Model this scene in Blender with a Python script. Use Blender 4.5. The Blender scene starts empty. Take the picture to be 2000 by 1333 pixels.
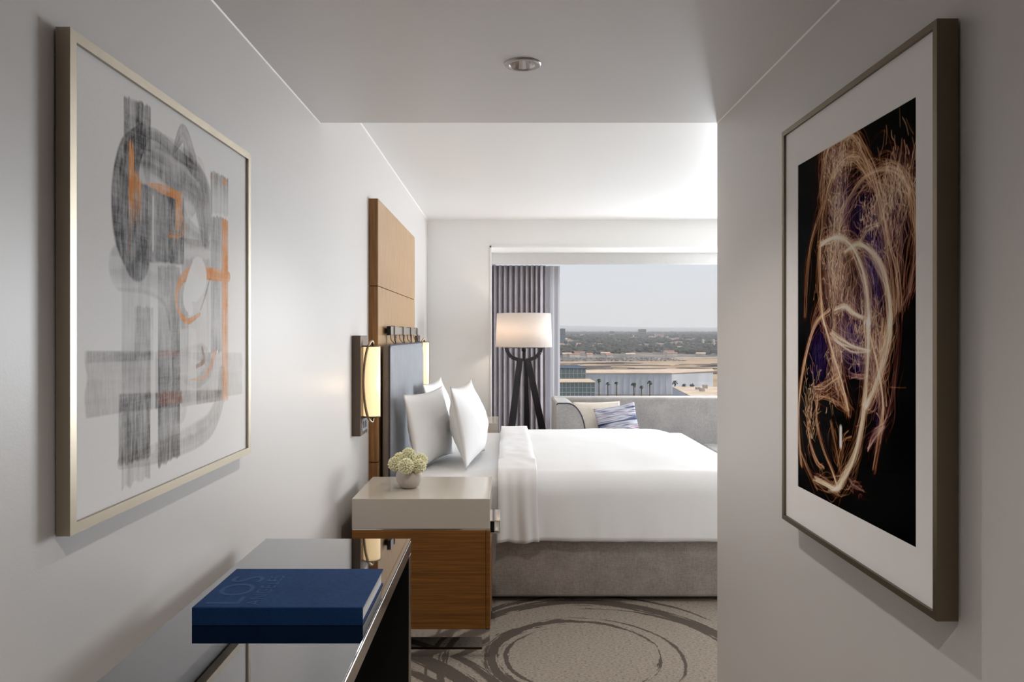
import bpy, bmesh, math, random
import numpy as np
from mathutils import Vector, Matrix, noise

random.seed(7)
rng = np.random.RandomState(11)
PI = math.pi
scene = bpy.context.scene
C = scene.collection

# ------------------------------------------------------------------ camera
F = 1450.0            # focal length in pixels of the 2000 px wide frame
VX, VY = 990.0, 655.0  # vanishing point of the corridor
EYE = 1.45
cam_d = bpy.data.cameras.new('camera')
cam_d.sensor_width = 36.0
cam_d.lens = F / 2000.0 * 36.0
cam_d.shift_x = (1000.0 - VX) / 2000.0
cam_d.shift_y = (VY - 666.5) / 2000.0
cam_d.clip_start = 0.05
cam_d.clip_end = 60000.0
cam = bpy.data.objects.new('camera', cam_d)
C.objects.link(cam)
cam.location = (0, 0, EYE)
cam.rotation_euler = (PI / 2, 0, 0)
scene.camera = cam

# ------------------------------------------------------------------ view / exposure
scene.view_settings.view_transform = 'Standard'
scene.view_settings.look = 'None'
scene.view_settings.gamma = 1.0
scene.view_settings.use_curve_mapping = False
scene.view_settings.exposure = 0.0
cy = scene.cycles            # path depths kept moderate: most of the light is direct or once reflected
cy.max_bounces, cy.diffuse_bounces, cy.glossy_bounces, cy.transmission_bounces = 8, 5, 4, 4
cy.transparent_max_bounces, cy.volume_bounces = 8, 2
cy.caustics_reflective = cy.caustics_refractive = False
cy.adaptive_threshold = 0.06

# ------------------------------------------------------------------ sky
world = bpy.data.worlds.new('hazy_sky')
scene.world = world
world.use_nodes = True
wn, wl = world.node_tree.nodes, world.node_tree.links
wn.clear()
w_out = wn.new('ShaderNodeOutputWorld')
w_bg = wn.new('ShaderNodeBackground')
w_tc = wn.new('ShaderNodeTexCoord')
w_sep = wn.new('ShaderNodeSeparateXYZ')
w_ramp = wn.new('ShaderNodeValToRGB')
w_ramp.color_ramp.elements[0].position = 0.0
w_ramp.color_ramp.elements[0].color = (0.70, 0.66, 0.64, 1)
w_ramp.color_ramp.elements[1].position = 0.6
w_ramp.color_ramp.elements[1].color = (0.60, 0.70, 0.86, 1)
e = w_ramp.color_ramp.elements.new(0.10)
e.color = (0.665, 0.695, 0.75, 1)
wl.new(w_tc.outputs['Generated'], w_sep.inputs[0])
wl.new(w_sep.outputs['Z'], w_ramp.inputs[0])
wl.new(w_ramp.outputs[0], w_bg.inputs['Color'])
w_bg.inputs['Strength'].default_value = 1.13
wl.new(w_bg.outputs[0], w_out.inputs['Surface'])

# ------------------------------------------------------------------ sun (behind the hotel, hazy)
sun_d = bpy.data.lights.new('sun', 'SUN')
sun_d.energy = 3.2
sun_d.angle = math.radians(3)
sun_d.color = (1.0, 0.93, 0.84)
sun = bpy.data.objects.new('sun', sun_d)
C.objects.link(sun)
sun.rotation_euler = Vector((0.72, -0.10, 0.70)).to_track_quat('Z', 'Y').to_euler()


def area_light(name, loc, aim, sx, sy, watts, col):
    d = bpy.data.lights.new(name, 'AREA')
    d.shape = 'RECTANGLE'
    d.size, d.size_y = sx, sy
    d.energy = watts
    d.color = col
    o = bpy.data.objects.new(name, d)
    C.objects.link(o)
    o.location = loc
    o.rotation_euler = (Vector(loc) - Vector(aim)).to_track_quat('Z', 'Y').to_euler()
    return o


# daylight entering by the part of the long window that lies right of the corridor's view
area_light('window_daylight', (3.22, 7.62, 1.42), (1.0, 3.6, 0.9), 1.75, 1.5, 172, (0.90, 0.95, 1.0))
# added fill light from the right, set in an invented side window
area_light('added_side_fill', (4.30, 5.2, 1.45), (-0.7, 4.6, 1.0), 2.6, 1.5, 34, (0.93, 0.96, 1.0))

# ------------------------------------------------------------------ helpers


def P(px, py, Y):
    return Vector(((px - VX) / F * Y, Y, EYE - (py - VY) / F * Y))


def tag(o, label=None, cat=None, group=None, kind=None):
    if label:
        o['label'] = label
    if cat:
        o['category'] = cat
    if group:
        o['group'] = group
    if kind:
        o['kind'] = kind
    return o


def empty(name, loc, label=None, cat=None, group=None, rz=0.0):
    o = bpy.data.objects.new(name, None)
    o.empty_display_size = 0.1
    C.objects.link(o)
    o.location = loc
    o.rotation_euler = (0, 0, rz)
    tag(o, label, cat, group)
    return o


class MB:
    def __init__(self):
        self.bm = bmesh.new()

    def box(self, x0, x1, y0, y1, z0, z1, bev=0.0, seg=2):
        b = bmesh.new()
        bmesh.ops.create_cube(b, size=1.0)
        for v in b.verts:
            v.co = Vector((x0 + (v.co.x + .5) * (x1 - x0), y0 + (v.co.y + .5) * (y1 - y0), z0 + (v.co.z + .5) * (z1 - z0)))
        if bev > 0:
            bmesh.ops.bevel(b, geom=list(b.edges), offset=bev, segments=seg, affect='EDGES', profile=0.5)
        self.merge(b)
        return self

    def merge(self, b, mtx=None):
        if mtx is not None:
            bmesh.ops.transform(b, matrix=mtx, verts=b.verts)
        vm = {}
        for v in b.verts:
            vm[v] = self.bm.verts.new(v.co)
        for f in b.faces:
            try:
                nf = self.bm.faces.new([vm[v] for v in f.verts])
                nf.smooth = f.smooth
            except ValueError:
                pass
        b.free()

    def raw(self, verts, faces, smooth=False):
        vs = [self.bm.verts.new(v) for v in verts]
        for f in faces:
            try:
                nf = self.bm.faces.new([vs[i] for i in f])
                nf.smooth = smooth
            except ValueError:
                pass
        return self

    def tube(self, pts, r, n=8, flat=None, closed=False):
        """sweep; r scalar or list; flat=(w,t) makes a rectangular strap"""
        pts = [Vector(p) for p in pts]
        m = len(pts)
        rings = []
        up = None
        for i, p in enumerate(pts):
            if closed:
                t = pts[(i + 1) % m] - pts[i - 1]
            else:
                t = pts[min(i + 1, m - 1)] - pts[max(i - 1, 0)]
            t.normalize()
            if up is None:
                a = Vector((0, 0, 1)) if abs(t.z) < .9 else Vector((1, 0, 0))
                up = (a - t * a.dot(t)).normalized()
            else:
                up = (up - t * up.dot(t)).normalized()
            side = t.cross(up)
            rr = r[i] if isinstance(r, (list, tuple)) else r
            ring = []
            for k in range(n):
                a = 2 * PI * k / n
                ring.append(p + up * (math.cos(a) * rr) + side * (math.sin(a) * rr))
            rings.append(ring)
        verts = [v for ring in rings for v in ring]
        faces = []
        cnt = m if closed else m - 1
        for i in range(cnt):
            j = (i + 1) % m
            for k in range(n):
                k2 = (k + 1) % n
                faces.append((i * n + k, i * n + k2, j * n + k2, j * n + k))
        if not closed:
            faces.append(tuple(range(n))[::-1])
            faces.append(tuple((m - 1) * n + k for k in range(n)))
        self.raw(verts, faces, True)
        return self

    def bar(self, p0, p1, w0, t0, w1=None, t1=None, wdir=(1, 0, 0)):
        """tapered rectangular bar from p0 to p1"""
        p0, p1 = Vector(p0), Vector(p1)
        w1 = w0 if w1 is None else w1
        t1 = t0 if t1 is None else t1
        d = (p1 - p0).normalized()
        a = Vector(wdir)
        a = (a - d * a.dot(d)).normalized()
        b = d.cross(a)
        vs = []
        for p, w, t in ((p0, w0, t0), (p1, w1, t1)):
            for s1, s2 in ((-1, -1), (1, -1), (1, 1), (-1, 1)):
                vs.append(p + a * (s1 * w / 2) + b * (s2 * t / 2))
        self.raw(vs, [(3, 2, 1, 0), (4, 5, 6, 7), (0, 1, 5, 4), (1, 2, 6, 5), (2, 3, 7, 6), (3, 0, 4, 7)])
        return self

    def lathe(self, prof, cx, cy, n=32, cap=False):
        verts, faces = [], []
        m = len(prof)
        for r, z in prof:
            for k in range(n):
                a = 2 * PI * k / n
                verts.append((cx + r * math.cos(a), cy + r * math.sin(a), z))
        for i in range(m - 1):
            for k in range(n):
                k2 = (k + 1) % n
                faces.append((i * n + k, i * n + k2, (i + 1) * n + k2, (i + 1) * n + k))
        if cap:
            faces.append(tuple(range(n))[::-1])
            faces.append(tuple((m - 1) * n + k for k in range(n)))
        self.raw(verts, faces, True)
        return self

    def prism(self, poly, y0, y1, axis='Y', smooth=False):
        """extrude a polygon given in (x,z) along Y, in (x,y) along Z or (y,z) along X"""
        n = len(poly)

        def mk(p, d):
            if axis == 'Y':
                return (p[0], d, p[1])
            if axis == 'Z':
                return (p[0], p[1], d)
            return (d, p[0], p[1])
        vs = [mk(p, y0) for p in poly] + [mk(p, y1) for p in poly]
        fs = [tuple(range(n)), tuple(range(2 * n - 1, n - 1, -1))]
        self.raw(vs, fs)
        vs2 = [mk(p, y0) for p in poly] + [mk(p, y1) for p in poly]
        self.raw(vs2, [(i, (i + 1) % n, n + (i + 1) % n, n + i) for i in range(n)], smooth)
        return self

    def build(self, name, mat, parent=None, smooth=None, sub=0, solid=0.0):
        bmesh.ops.remove_doubles(self.bm, verts=self.bm.verts, dist=1e-6)
        bmesh.ops.recalc_face_normals(self.bm, faces=self.bm.faces)
        if smooth is not None:
            for f in self.bm.faces:
                f.smooth = smooth
        me = bpy.data.meshes.new(name)
        self.bm.to_mesh(me)
        self.bm.free()
        if mat is not None:
            me.materials.append(mat)
        o = bpy.data.objects.new(name, me)
        C.objects.link(o)
        if parent is not None:
            o.parent = parent
            # vertices are given in room coordinates: undo the thing's own place; a part under a part needs nothing
            o.matrix_parent_inverse = Matrix.Translation(parent.location).inverted() if parent.type == 'EMPTY' else Matrix.Identity(4)
        if solid:
            m = o.modifiers.new('solid', 'SOLIDIFY')
            m.thickness = solid
            m.offset = 0
        if sub:
            m = o.modifiers.new('sub', 'SUBSURF')
            m.levels = m.render_levels = sub
        return o


def parent_world(o):
    v = Vector(o.location)
    return v if o.parent is None else v + parent_world(o.parent)


def grid_obj(name, fn, nu, nv, mat, parent=None, smooth=True, closed_u=False, solid=0.0):
    mb = MB()
    verts, faces = [], []
    for j in range(nv + 1):
        for i in range(nu + (0 if closed_u else 1)):
            verts.append(fn(i / nu, j / nv))
    w = nu if closed_u else nu + 1
    for j in range(nv):
        for i in range(nu):
            i2 = (i + 1) % w
            faces.append((j * w + i, j * w + i2, (j + 1) * w + i2, (j + 1) * w + i))
    mb.raw(verts, faces, smooth)
    return mb.build(name, mat, parent, solid=solid)


# ------------------------------------------------------------------ materials
def s2l(c):
    return tuple(((v / 255.0) / 12.92 if v / 255.0 <= 0.04045 else ((v / 255.0 + 0.055) / 1.055) ** 2.4) for v in c) + (1.0,)


class NT:
    """small node-tree helper"""

    def __init__(self, name):
        self.m = bpy.data.materials.new(name)
        self.m.use_nodes = True
        self.t = self.m.node_tree
        self.t.nodes.clear()
        self.out = self.t.nodes.new('ShaderNodeOutputMaterial')

    def n(self, kind, **kw):
        nd = self.t.nodes.new(kind)
        for k, v in kw.items():
            if k in nd.inputs:
                nd.inputs[k].default_value = v
            else:
                setattr(nd, k, v)
        return nd

    def l(self, a, b):
        self.t.links.new(a, b)

    def math(self, op, a, b=None, clamp=False):
        nd = self.t.nodes.new('ShaderNodeMath')
        nd.operation = op
        nd.use_clamp = clamp
        for i, v in enumerate((a, b)):
            if v is None:
                continue
            if isinstance(v, (int, float)):
                nd.inputs[i].default_value = v
            else:
                self.l(v, nd.inputs[i])
        return nd.outputs[0]

    def mix(self, fac, a, b):
        nd = self.t.nodes.new('ShaderNodeMix')
        nd.data_type = 'RGBA'
        for i, v in ((0, fac), (6, a), (7, b)):
            if isinstance(v, (int, float)):
                nd.inputs[i].default_value = v
            elif isinstance(v, tuple):
                nd.inputs[i].default_value = v
            else:
                self.l(v, nd.inputs[i])
        return nd.outputs[2]

    def coords(self, scale=(1, 1, 1), rot=(0, 0, 0)):
        tc = self.n('ShaderNodeTexCoord')
        mp = self.n('ShaderNodeMapping')
        mp.inputs['Scale'].default_value = scale
        mp.inputs['Rotation'].default_value = rot
        self.l(tc.outputs['Object'], mp.inputs['Vector'])
        return mp.outputs[0]

    def noise(self, vec, scale, detail=3, rough=.5):
        nd = self.n('ShaderNodeTexNoise', Scale=scale, Detail=detail, Roughness=rough)
        self.l(vec, nd.inputs['Vector'])
        return nd.outputs['Fac']

    def ramp(self, fac, stops):
        nd = self.n('ShaderNodeValToRGB')
        el = nd.color_ramp.elements
        el[0].position, el[0].color = stops[0]
        el[1].position, el[1].color = stops[-1]
        for p, c in stops[1:-1]:
            q = el.new(p)
            q.color = c
        self.l(fac, nd.inputs[0])
        return nd.outputs[0]

    def principled(self, color, rough=.5, metal=0., spec=.5, bump=None, bstr=.2, bdist=.002, **kw):
        b = self.n('ShaderNodeBsdfPrincipled')
        for k, v in (('Base Color', color), ('Roughness', rough), ('Metallic', metal), ('Specular IOR Level', spec)):
            if isinstance(v, (int, float, tuple)):
                b.inputs[k].default_value = v
            else:
                self.l(v, b.inputs[k])
        for k, v in kw.items():
            b.inputs[k.replace('_', ' ')].default_value = v
        if bump is not None:
            bp = self.n('ShaderNodeBump', Strength=bstr, Distance=bdist)
            self.l(bump, bp.inputs['Height'])
            self.l(bp.outputs[0], b.inputs['Normal'])
        self.l(b.outputs[0], self.out.inputs['Surface'])
        return b


def m_paint(name, col, rough=.4, spec=.5, bstr=.06, bscale=220):
    t = NT(name)
    v = t.coords()
    t.principled(t.mix(t.noise(v, 1.3, 3), tuple(c * .97 for c in col[:3]) + (1,), col), rough, 0, spec, t.noise(v, bscale, 2), bstr, .002)
    return t.m


def m_plain(name, col, rough=.5, metal=0., spec=.5, var=.08, scale=30, **kw):
    t = NT(name)
    v = t.coords()
    lo = tuple(c * (1 - var) for c in col[:3]) + (1,)
    t.principled(t.mix(t.noise(v, scale, 3), lo, col), rough, metal, spec, **kw)
    return t.m


def m_brushed(name, col, rough=.3, stretch=(3, 3, 200)):
    t = NT(name)
    v = t.coords(stretch)
    n = t.noise(v, 6, 3)
    r = t.math('ADD', t.math('MULTIPLY', n, .18), rough - .06)
    t.principled(t.mix(n, tuple(c * .88 for c in col[:3]) + (1,), col), r, 1.0, .5)
    return t.m


def m_wood(name, c1, c2, stretch, rough=.35, scale=14, bstr=.05):
    t = NT(name)
    v = t.coords(stretch)
    n1 = t.noise(v, scale, 5, .6)
    n2 = t.noise(v, scale * 5, 3, .6)
    f = t.math('ADD', t.math('MULTIPLY', n1, .75), t.math('MULTIPLY', n2, .25))
    col = t.ramp(f, [(.32, c1), (.52, tuple((a + b) / 2 for a, b in zip(c1, c2))), (.68, c2)])
    t.principled(col, rough, 0, .4, n2, bstr, .001)
    return t.m


def m_fabric(name, c1, c2, scale=900, rough=.9, bstr=.25, blotch=.25, sheen=.15):
    """woven cloth: crossed fine threads"""
    t = NT(name)
    v1 = t.coords((1, 1, .12))
    v2 = t.coords((.12, .12, 1))
    a = t.noise(v1, scale, 2)
    b = t.noise(v2, scale, 2)
    v3 = t.coords()
    c = t.noise(v3, 9, 3)
    f = t.math('ADD', t.math('MULTIPLY', t.math('ADD', a, b), .5 * (1 - blotch)), t.math('MULTIPLY', c, blotch))
    col = t.ramp(f, [(.36, c1), (.64, c2)])
    t.principled(col, rough, 0, .2, f, bstr, .001, Sheen_Weight=sheen)
    return t.m


def m_linen_white(name, col):
    t = NT(name)
    v = t.coords()
    t.principled(t.mix(t.noise(v, 4, 2), tuple(c * .985 for c in col[:3]) + (1,), col), .75, 0, .25, t.noise(v, 14, 3), .06, .01, Sheen_Weight=.1)
    return t.m


def m_emit(name, col, strength, base=None):
    t = NT(name)
    v = t.coords((1, 1, .2))
    b = t.principled(base or col, .6)
    t.l(t.mix(t.noise(v, 12, 2), tuple(c * .92 for c in col[:3]) + (1,), col), b.inputs['Emission Color'])
    b.inputs['Emission Strength'].default_value = strength
    return t.m


def m_attr(name, rough=.6, spec=.3):
    t = NT(name)
    a = t.n('ShaderNodeAttribute', attribute_name='Col')
    t.principled(a.outputs['Color'], rough, 0, spec)
    return t.m


def m_glass(name, tint=(1, 1, 1, 1), strength=1.0, rough=.0):
    """thin pane: clear with a fresnel reflection"""
    t = NT(name)
    tr = t.n('ShaderNodeBsdfTransparent', Color=tint)
    gl = t.n('ShaderNodeBsdfGlossy', Roughness=rough)
    lw = t.n('ShaderNodeLayerWeight', Blend=.5)
    fr = t.math('ADD', t.math('POWER', lw.outputs['Facing'], 5.0), .03)
    mx = t.n('ShaderNodeMixShader')
    t.l(t.math('MULTIPLY', fr, strength), mx.inputs[0])
    t.l(tr.outputs[0], mx.inputs[1])
    t.l(gl.outputs[0], mx.inputs[2])
    t.l(mx.outputs[0], t.out.inputs['Surface'])
    return t.m


M = {}
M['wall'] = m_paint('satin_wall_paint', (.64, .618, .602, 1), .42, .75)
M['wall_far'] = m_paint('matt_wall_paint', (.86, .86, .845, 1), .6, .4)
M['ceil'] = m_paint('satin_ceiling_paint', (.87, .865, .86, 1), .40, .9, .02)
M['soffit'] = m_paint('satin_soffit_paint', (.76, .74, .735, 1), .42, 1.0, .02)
M['white_trim'] = m_plain('white_trim', (.90, .89, .88, 1), .4)
M['champagne'] = m_brushed('champagne_metal', (.42, .365, .285, 1), .34)
M['bronze_frame'] = m_brushed('dark_champagne_metal', (.19, .155, .11, 1), .36)
M['paper'] = m_attr('painted_paper', .75)
M['photo'] = m_attr('photo_print', .6, .0)
M['mat_board'] = m_plain('mat_board', (.90, .875, .865, 1), .8, var=.03)
M['art_glass'] = m_glass('picture_glass', strength=.07, rough=.3)
M['art_glass_clear'] = m_glass('photo_glass', strength=.03, rough=.05)
M['win_glass'] = m_glass('window_glass', (.97, .98, .98, 1), .5)
M['oak_v'] = m_wood('oak_veneer_vertical', s2l((150, 112, 70)), s2l((206, 172, 128)), (9, 9, .35), .33)
M['oak_edge'] = m_wood('oak_veneer_edge', s2l((112, 74, 36)), s2l((160, 114, 66)), (9, 9, .35), .4)
M['oak_h'] = m_wood('oak_veneer_horizontal', s2l((92, 56, 18)), s2l((148, 98, 40)), (.22, .22, 13), .38)
M['stone'] = m_plain('beige_stone', (.56, .505, .43, 1), .12, 0, .55, .10, 260)
M['chrome'] = m_plain('polished_chrome', (.78, .77, .75, 1), .07, 1.0, var=.03)
M['bronze'] = m_brushed('dark_bronze', (.16, .125, .10, 1), .38)
M['bronze_hoop'] = m_plain('bronze_hoop_metal', (.36, .27, .18, 1), .3, 1.0)
M['black_metal'] = m_plain('black_metal', (.02, .02, .02, 1), .4, .6)
M['smoked_mirror'] = m_plain('smoked_mirror', (.27, .27, .275, 1), .025, 1.0, var=.02)
M['pewter'] = m_plain('pewter_edge', (.50, .45, .40, 1), .2, 1.0, var=.04, scale=8)
M['black_lacquer'] = m_plain('black_lacquer', (.006, .006, .007, 1), .35, 0, .3)
M['headboard'] = m_fabric('blue_grey_leather', s2l((136, 140, 146)), s2l((156, 160, 167)), 500, .55, .08)
M['headboard_side'] = m_fabric('taupe_upholstery', s2l((112, 102, 94)), s2l((136, 126, 116)), 700, .8)
M['linen'] = m_linen_white('white_bed_linen', (.86, .86, .86, 1))
M['linen_fold'] = m_linen_white('white_fold_linen', (.82, .81, .81, 1))
M['bed_base'] = m_fabric('grey_bed_base_fabric', s2l((136, 127, 120)), s2l((178, 169, 162)), 420, .92, .3)
M['sofa'] = m_fabric('grey_sofa_fabric', s2l((150, 147, 145)), s2l((186, 184, 182)), 420, .92, .3)
M['piping'] = m_plain('piping_dark', (.05, .05, .07, 1), .7)
M['cream'] = m_fabric('cream_cushion_fabric', s2l((205, 195, 180)), s2l((232, 224, 212)), 500, .9, .2)
M['curtain'] = m_fabric('lilac_grey_curtain', s2l((152, 146, 152)), s2l((182, 176, 182)), 600, .9, .15)
M['vase'] = m_plain('speckled_ceramic', (.56, .50, .455, 1), .6, 0, .3, .12, 160)
M['flower'] = m_plain('cream_green_petals', (.90, .87, .60, 1), .8, 0, .2, .15, 90)
M['leaf'] = m_plain('green_stem', (.12, .2, .06, 1), .7)
M['book_top'] = m_fabric('navy_book_cloth', s2l((14, 44, 84)), s2l((24, 60, 106)), 900, .8, .2, sheen=0)
M['book_low'] = m_fabric('black_book_cloth', s2l((10, 12, 20)), s2l((18, 22, 34)), 900, .75, .2)
M['book_emboss'] = m_fabric('navy_emboss', s2l((20, 52, 92)), s2l((34, 70, 114)), 900, .6, .1, sheen=0)
M['pages'] = m_plain('book_pages', (.78, .77, .74, 1), .85, var=.12, scale=400)
M['sconce_glow'] = m_emit('glowing_sconce_shade', (1.0, .70, .37, 1), 1.15, (.8, .7, .5, 1))
M['lamp_wood'] = m_wood('dark_stained_wood', s2l((26, 26, 32)), s2l((54, 52, 56)), (9, 9, .6), .4)
M['reflector'] = m_plain('polished_reflector', (.92, .89, .87, 1), .22, 1.0, var=.02)
M['nickel'] = m_plain('satin_nickel', (.42, .40, .385, 1), .28, 1.0)
M['socket_grey'] = m_plain('socket_grey', (.45, .45, .46, 1), .35, .4)
M['dark'] = m_plain('dark_void', (.012, .012, .012, 1), .8)
M['valance'] = m_plain('valance_grey', (.60, .59, .58, 1), .5)

# translucent lamp shade
t = NT('lamp_shade_fabric')
v = t.coords((1, 1, 1))
df = t.n('ShaderNodeBsdfDiffuse', Color=(.86, .84, .82, 1))
tl = t.n('ShaderNodeBsdfTranslucent', Color=(.88, .80, .72, 1))
mx = t.n('ShaderNodeMixShader')
t.l(t.math('ADD', t.math('MULTIPLY', t.noise(v, 300, 2), .1), .35), mx.inputs[0])
t.l(df.outputs[0], mx.inputs[1])
t.l(tl.outputs[0], mx.inputs[2])
t.l(mx.outputs[0], t.out.inputs['Surface'])
M['lamp_shade'] = t.m
# sheer curtain
t = NT('sheer_curtain')
v = t.coords((1, 1, .1))
df = t.n('ShaderNodeBsdfDiffuse', Color=(.74, .73, .75, 1))
tl = t.n('ShaderNodeBsdfTranslucent', Color=(.80, .79, .81, 1))
mx = t.n('ShaderNodeMixShader')
t.l(t.math('ADD', t.math('MULTIPLY', t.noise(v, 300, 2), .1), .60), mx.inputs[0])
t.l(df.outputs[0], mx.inputs[1])
t.l(tl.outputs[0], mx.inputs[2])
t.l(mx.outputs[0], t.out.inputs['Surface'])
M['sheer'] = t.m

# striped cushion: watery stripes in the cushion's own coordinates
t = NT('striped_cushion_fabric')
v = t.coords((1.0, 1.0, 17))
f = t.noise(v, 2.0, 2, .5)
col = t.ramp(f, [(.30, s2l((40, 44, 72))), (.40, s2l((96, 104, 130))), (.47, s2l((206, 206, 214))), (.54, s2l((126, 130, 152))), (.60, s2l((224, 220, 226))), (.66, s2l((160, 110, 134))), (.74, s2l((60, 64, 92)))])
t.principled(col, .85, 0, .2, t.noise(t.coords(), 500, 2), .2, .001)
M['stripe'] = t.m

# carpet: beige speckle with brushed brown rings
t = NT('ring_carpet')
tc = t.n('ShaderNodeTexCoord')
sep = t.n('ShaderNodeSeparateXYZ')
t.l(tc.outputs['Object'], sep.inputs[0])
spk = t.n('ShaderNodeTexNoise', Scale=70.0, Detail=4.0, Roughness=.75)
mp = t.n('ShaderNodeMapping')
mp.inputs['Scale'].default_value = (1, 2.2, 1)
t.l(tc.outputs['Object'], mp.inputs['Vector'])
t.l(mp.outputs[0], spk.inputs['Vector'])
base = t.ramp(spk.outputs['Fac'], [(.34, s2l((96, 86, 76))), (.46, s2l((158, 148, 136))), (.70, s2l((182, 172, 160)))])
ragged = t.n('ShaderNodeTexNoise', Scale=55.0, Detail=3.0, Roughness=.7)
t.l(tc.outputs['Object'], ragged.inputs['Vector'])
rag = t.math('SUBTRACT', ragged.outputs['Fac'], .5)
total = None
# centre x, centre y, y stretch, radius, half width, gap phase
rings = [(.31, 3.37, 1.0, .385, .034, 2.9, .12), (.33, 3.36, 1.0, .335, .012, 3.3, -.9), (.37, 3.37, 1.0, .43, .010, .4, -.8),
         (.40, 3.26, .93, .70, .040, .9, .25), (.40, 3.28, .93, .77, .018, 2.2, -.4), (.46, 3.22, .93, .66, .018, .1, -.9),
         (-.95, 2.55, 1.0, .98, .045, .6, .3), (-.97, 2.55, 1.0, 1.10, .024, .9, 0), (-.90, 2.5, 1.0, .86, .03, .5, .2),
         (2.2, 3.5, 1.0, .55, .04, 0., .4), (2.1, 3.5, 1.0, .9, .04, 1., .4), (2.6, 5.2, 1.0, .8, .05, 2., .4), (.9, 1.2, 1.0, .6, .04, 1., .4), (.1, .2, 1.0, .8, .04, 1., .4)]
for (cx, cy, sy, rad, hw, peak, low) in rings:
    dx = t.math('SUBTRACT', sep.outputs['X'], cx)
    dy = t.math('MULTIPLY', t.math('SUBTRACT', sep.outputs['Y'], cy), sy)
    r = t.math('SQRT', t.math('ADD', t.math('MULTIPLY', dx, dx), t.math('MULTIPLY', dy, dy)))
    ang = t.math('ARCTAN2', dy, dx)
    wob = t.math('MULTIPLY', t.math('SINE', t.math('ADD', t.math('MULTIPLY', ang, 2.0), peak)), rad * .03)
    r = t.math('ADD', t.math('ADD', r, wob), t.math('MULTIPLY', rag, .018))
    # dry-brush breaks running along the ring
    cv = t.n('ShaderNodeCombineXYZ')
    t.l(t.math('MULTIPLY', r, 70.0), cv.inputs[0])
    t.l(t.math('MULTIPLY', ang, 2.2 + rad), cv.inputs[1])
    bn = t.n('ShaderNodeTexNoise', Scale=1.0, Detail=2.0, Roughness=.5)
    t.l(cv.outputs[0], bn.inputs['Vector'])
    brk = t.math('MULTIPLY', t.math('SUBTRACT', bn.outputs['Fac'], .5), hw * 2.6)
    d = t.math('ADD', t.math('ABSOLUTE', t.math('SUBTRACT', r, rad)), brk)
    sw = t.math('ADD', t.math('MULTIPLY', t.math('COSINE', t.math('SUBTRACT', ang, peak)), .5), .5)
    wid = t.math('MULTIPLY', t.math('ADD', t.math('MULTIPLY', sw, 1.0 - low), low), hw)
    k = t.math('MULTIPLY', t.math('SUBTRACT', wid, d), 260.0, True)
    total = k if total is None else t.math('MAXIMUM', total, k)
dark = t.mix(spk.outputs['Fac'], s2l((82, 73, 67)), s2l((112, 102, 95)))
col = t.mix(total, base, dark)
pile = t.n('ShaderNodeTexNoise', Scale=380.0, Detail=2.0)
t.l(tc.outputs['Object'], pile.inputs['Vector'])
t.principled(col, .95, 0, .1, pile.outputs['Fac'], .5, .004)
M['carpet'] = t.m

# ------------------------------------------------------------------ room shell
XL, XR = -0.7665, 0.863
YS = 3.045       # end of the corridor
ZS = 2.3215      # corridor soffit
ZC = 2.563       # bedroom ceiling
YF = 7.17        # wall around the window recess
YR = 8.0         # glass plane
RX = 4.2         # right wall of the bedroom
YB = -1.7


def struct(name, mb, mat, label, cat, **kw):
    o = mb.build(name, mat, **kw)
    return tag(o, label, cat, kind='structure')


struct('floor', MB().box(XL - .1, RX + .1, YB - .1, YR, -.1, 0), M['carpet'], 'beige carpet with brushed brown rings, covering the whole floor', 'carpet')
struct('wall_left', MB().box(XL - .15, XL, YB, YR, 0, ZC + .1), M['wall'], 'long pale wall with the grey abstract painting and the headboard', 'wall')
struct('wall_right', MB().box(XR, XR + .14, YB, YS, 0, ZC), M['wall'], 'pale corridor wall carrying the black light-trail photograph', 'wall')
struct('wall_entry', MB().box(XL, XR, YB - .15, YB, 0, ZC), M['wall'], 'plain wall closing the corridor at its entry end', 'wall')
struct('wall_bedroom', MB().box(XR + .14, RX, YS - .14, YS, 0, ZC), M['wall'], 'bedroom wall round the corner from the corridor', 'wall')
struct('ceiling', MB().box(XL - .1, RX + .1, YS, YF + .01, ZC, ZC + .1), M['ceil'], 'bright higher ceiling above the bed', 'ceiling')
DLX, DLY, DLR = .051, 2.384, .043
sf = MB().box(XL, XR, YB, YS, ZS + .09, ZC + .1).box(XL, XR, YS - .03, YS, ZS, ZS + .09).box(XL, XR, YB, YB + .03, ZS, ZS + .09)
hv, hf = [], []
for k in range(32):     # plasterboard with a round cut-out
    a = 2 * PI * k / 32
    q = max(abs(math.cos(a)), abs(math.sin(a)))
    hv += [(DLX + DLR * math.cos(a), DLY + DLR * math.sin(a), ZS), (DLX + .1 * math.cos(a) / q, DLY + .1 * math.sin(a) / q, ZS)]
for k in range(32):
    k2 = (k + 1) % 32
    hf.append((2 * k, 2 * k2, 2 * k2 + 1, 2 * k + 1))
sf.raw(hv, hf)
for x0, x1, y0, y1 in ((XL, XR, YB + .03, DLY - .1), (XL, XR, DLY + .1, YS - .03), (XL, DLX - .1, DLY - .1, DLY + .1), (DLX + .1, XR, DLY - .1, DLY + .1)):
    sf.raw([(x0, y0, ZS), (x1, y0, ZS), (x1, y1, ZS), (x0, y1, ZS)], [(3, 2, 1, 0)])
struct('ceiling', sf, M['soffit'], 'lower grey ceiling over the corridor with the round downlight', 'ceiling')
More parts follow.
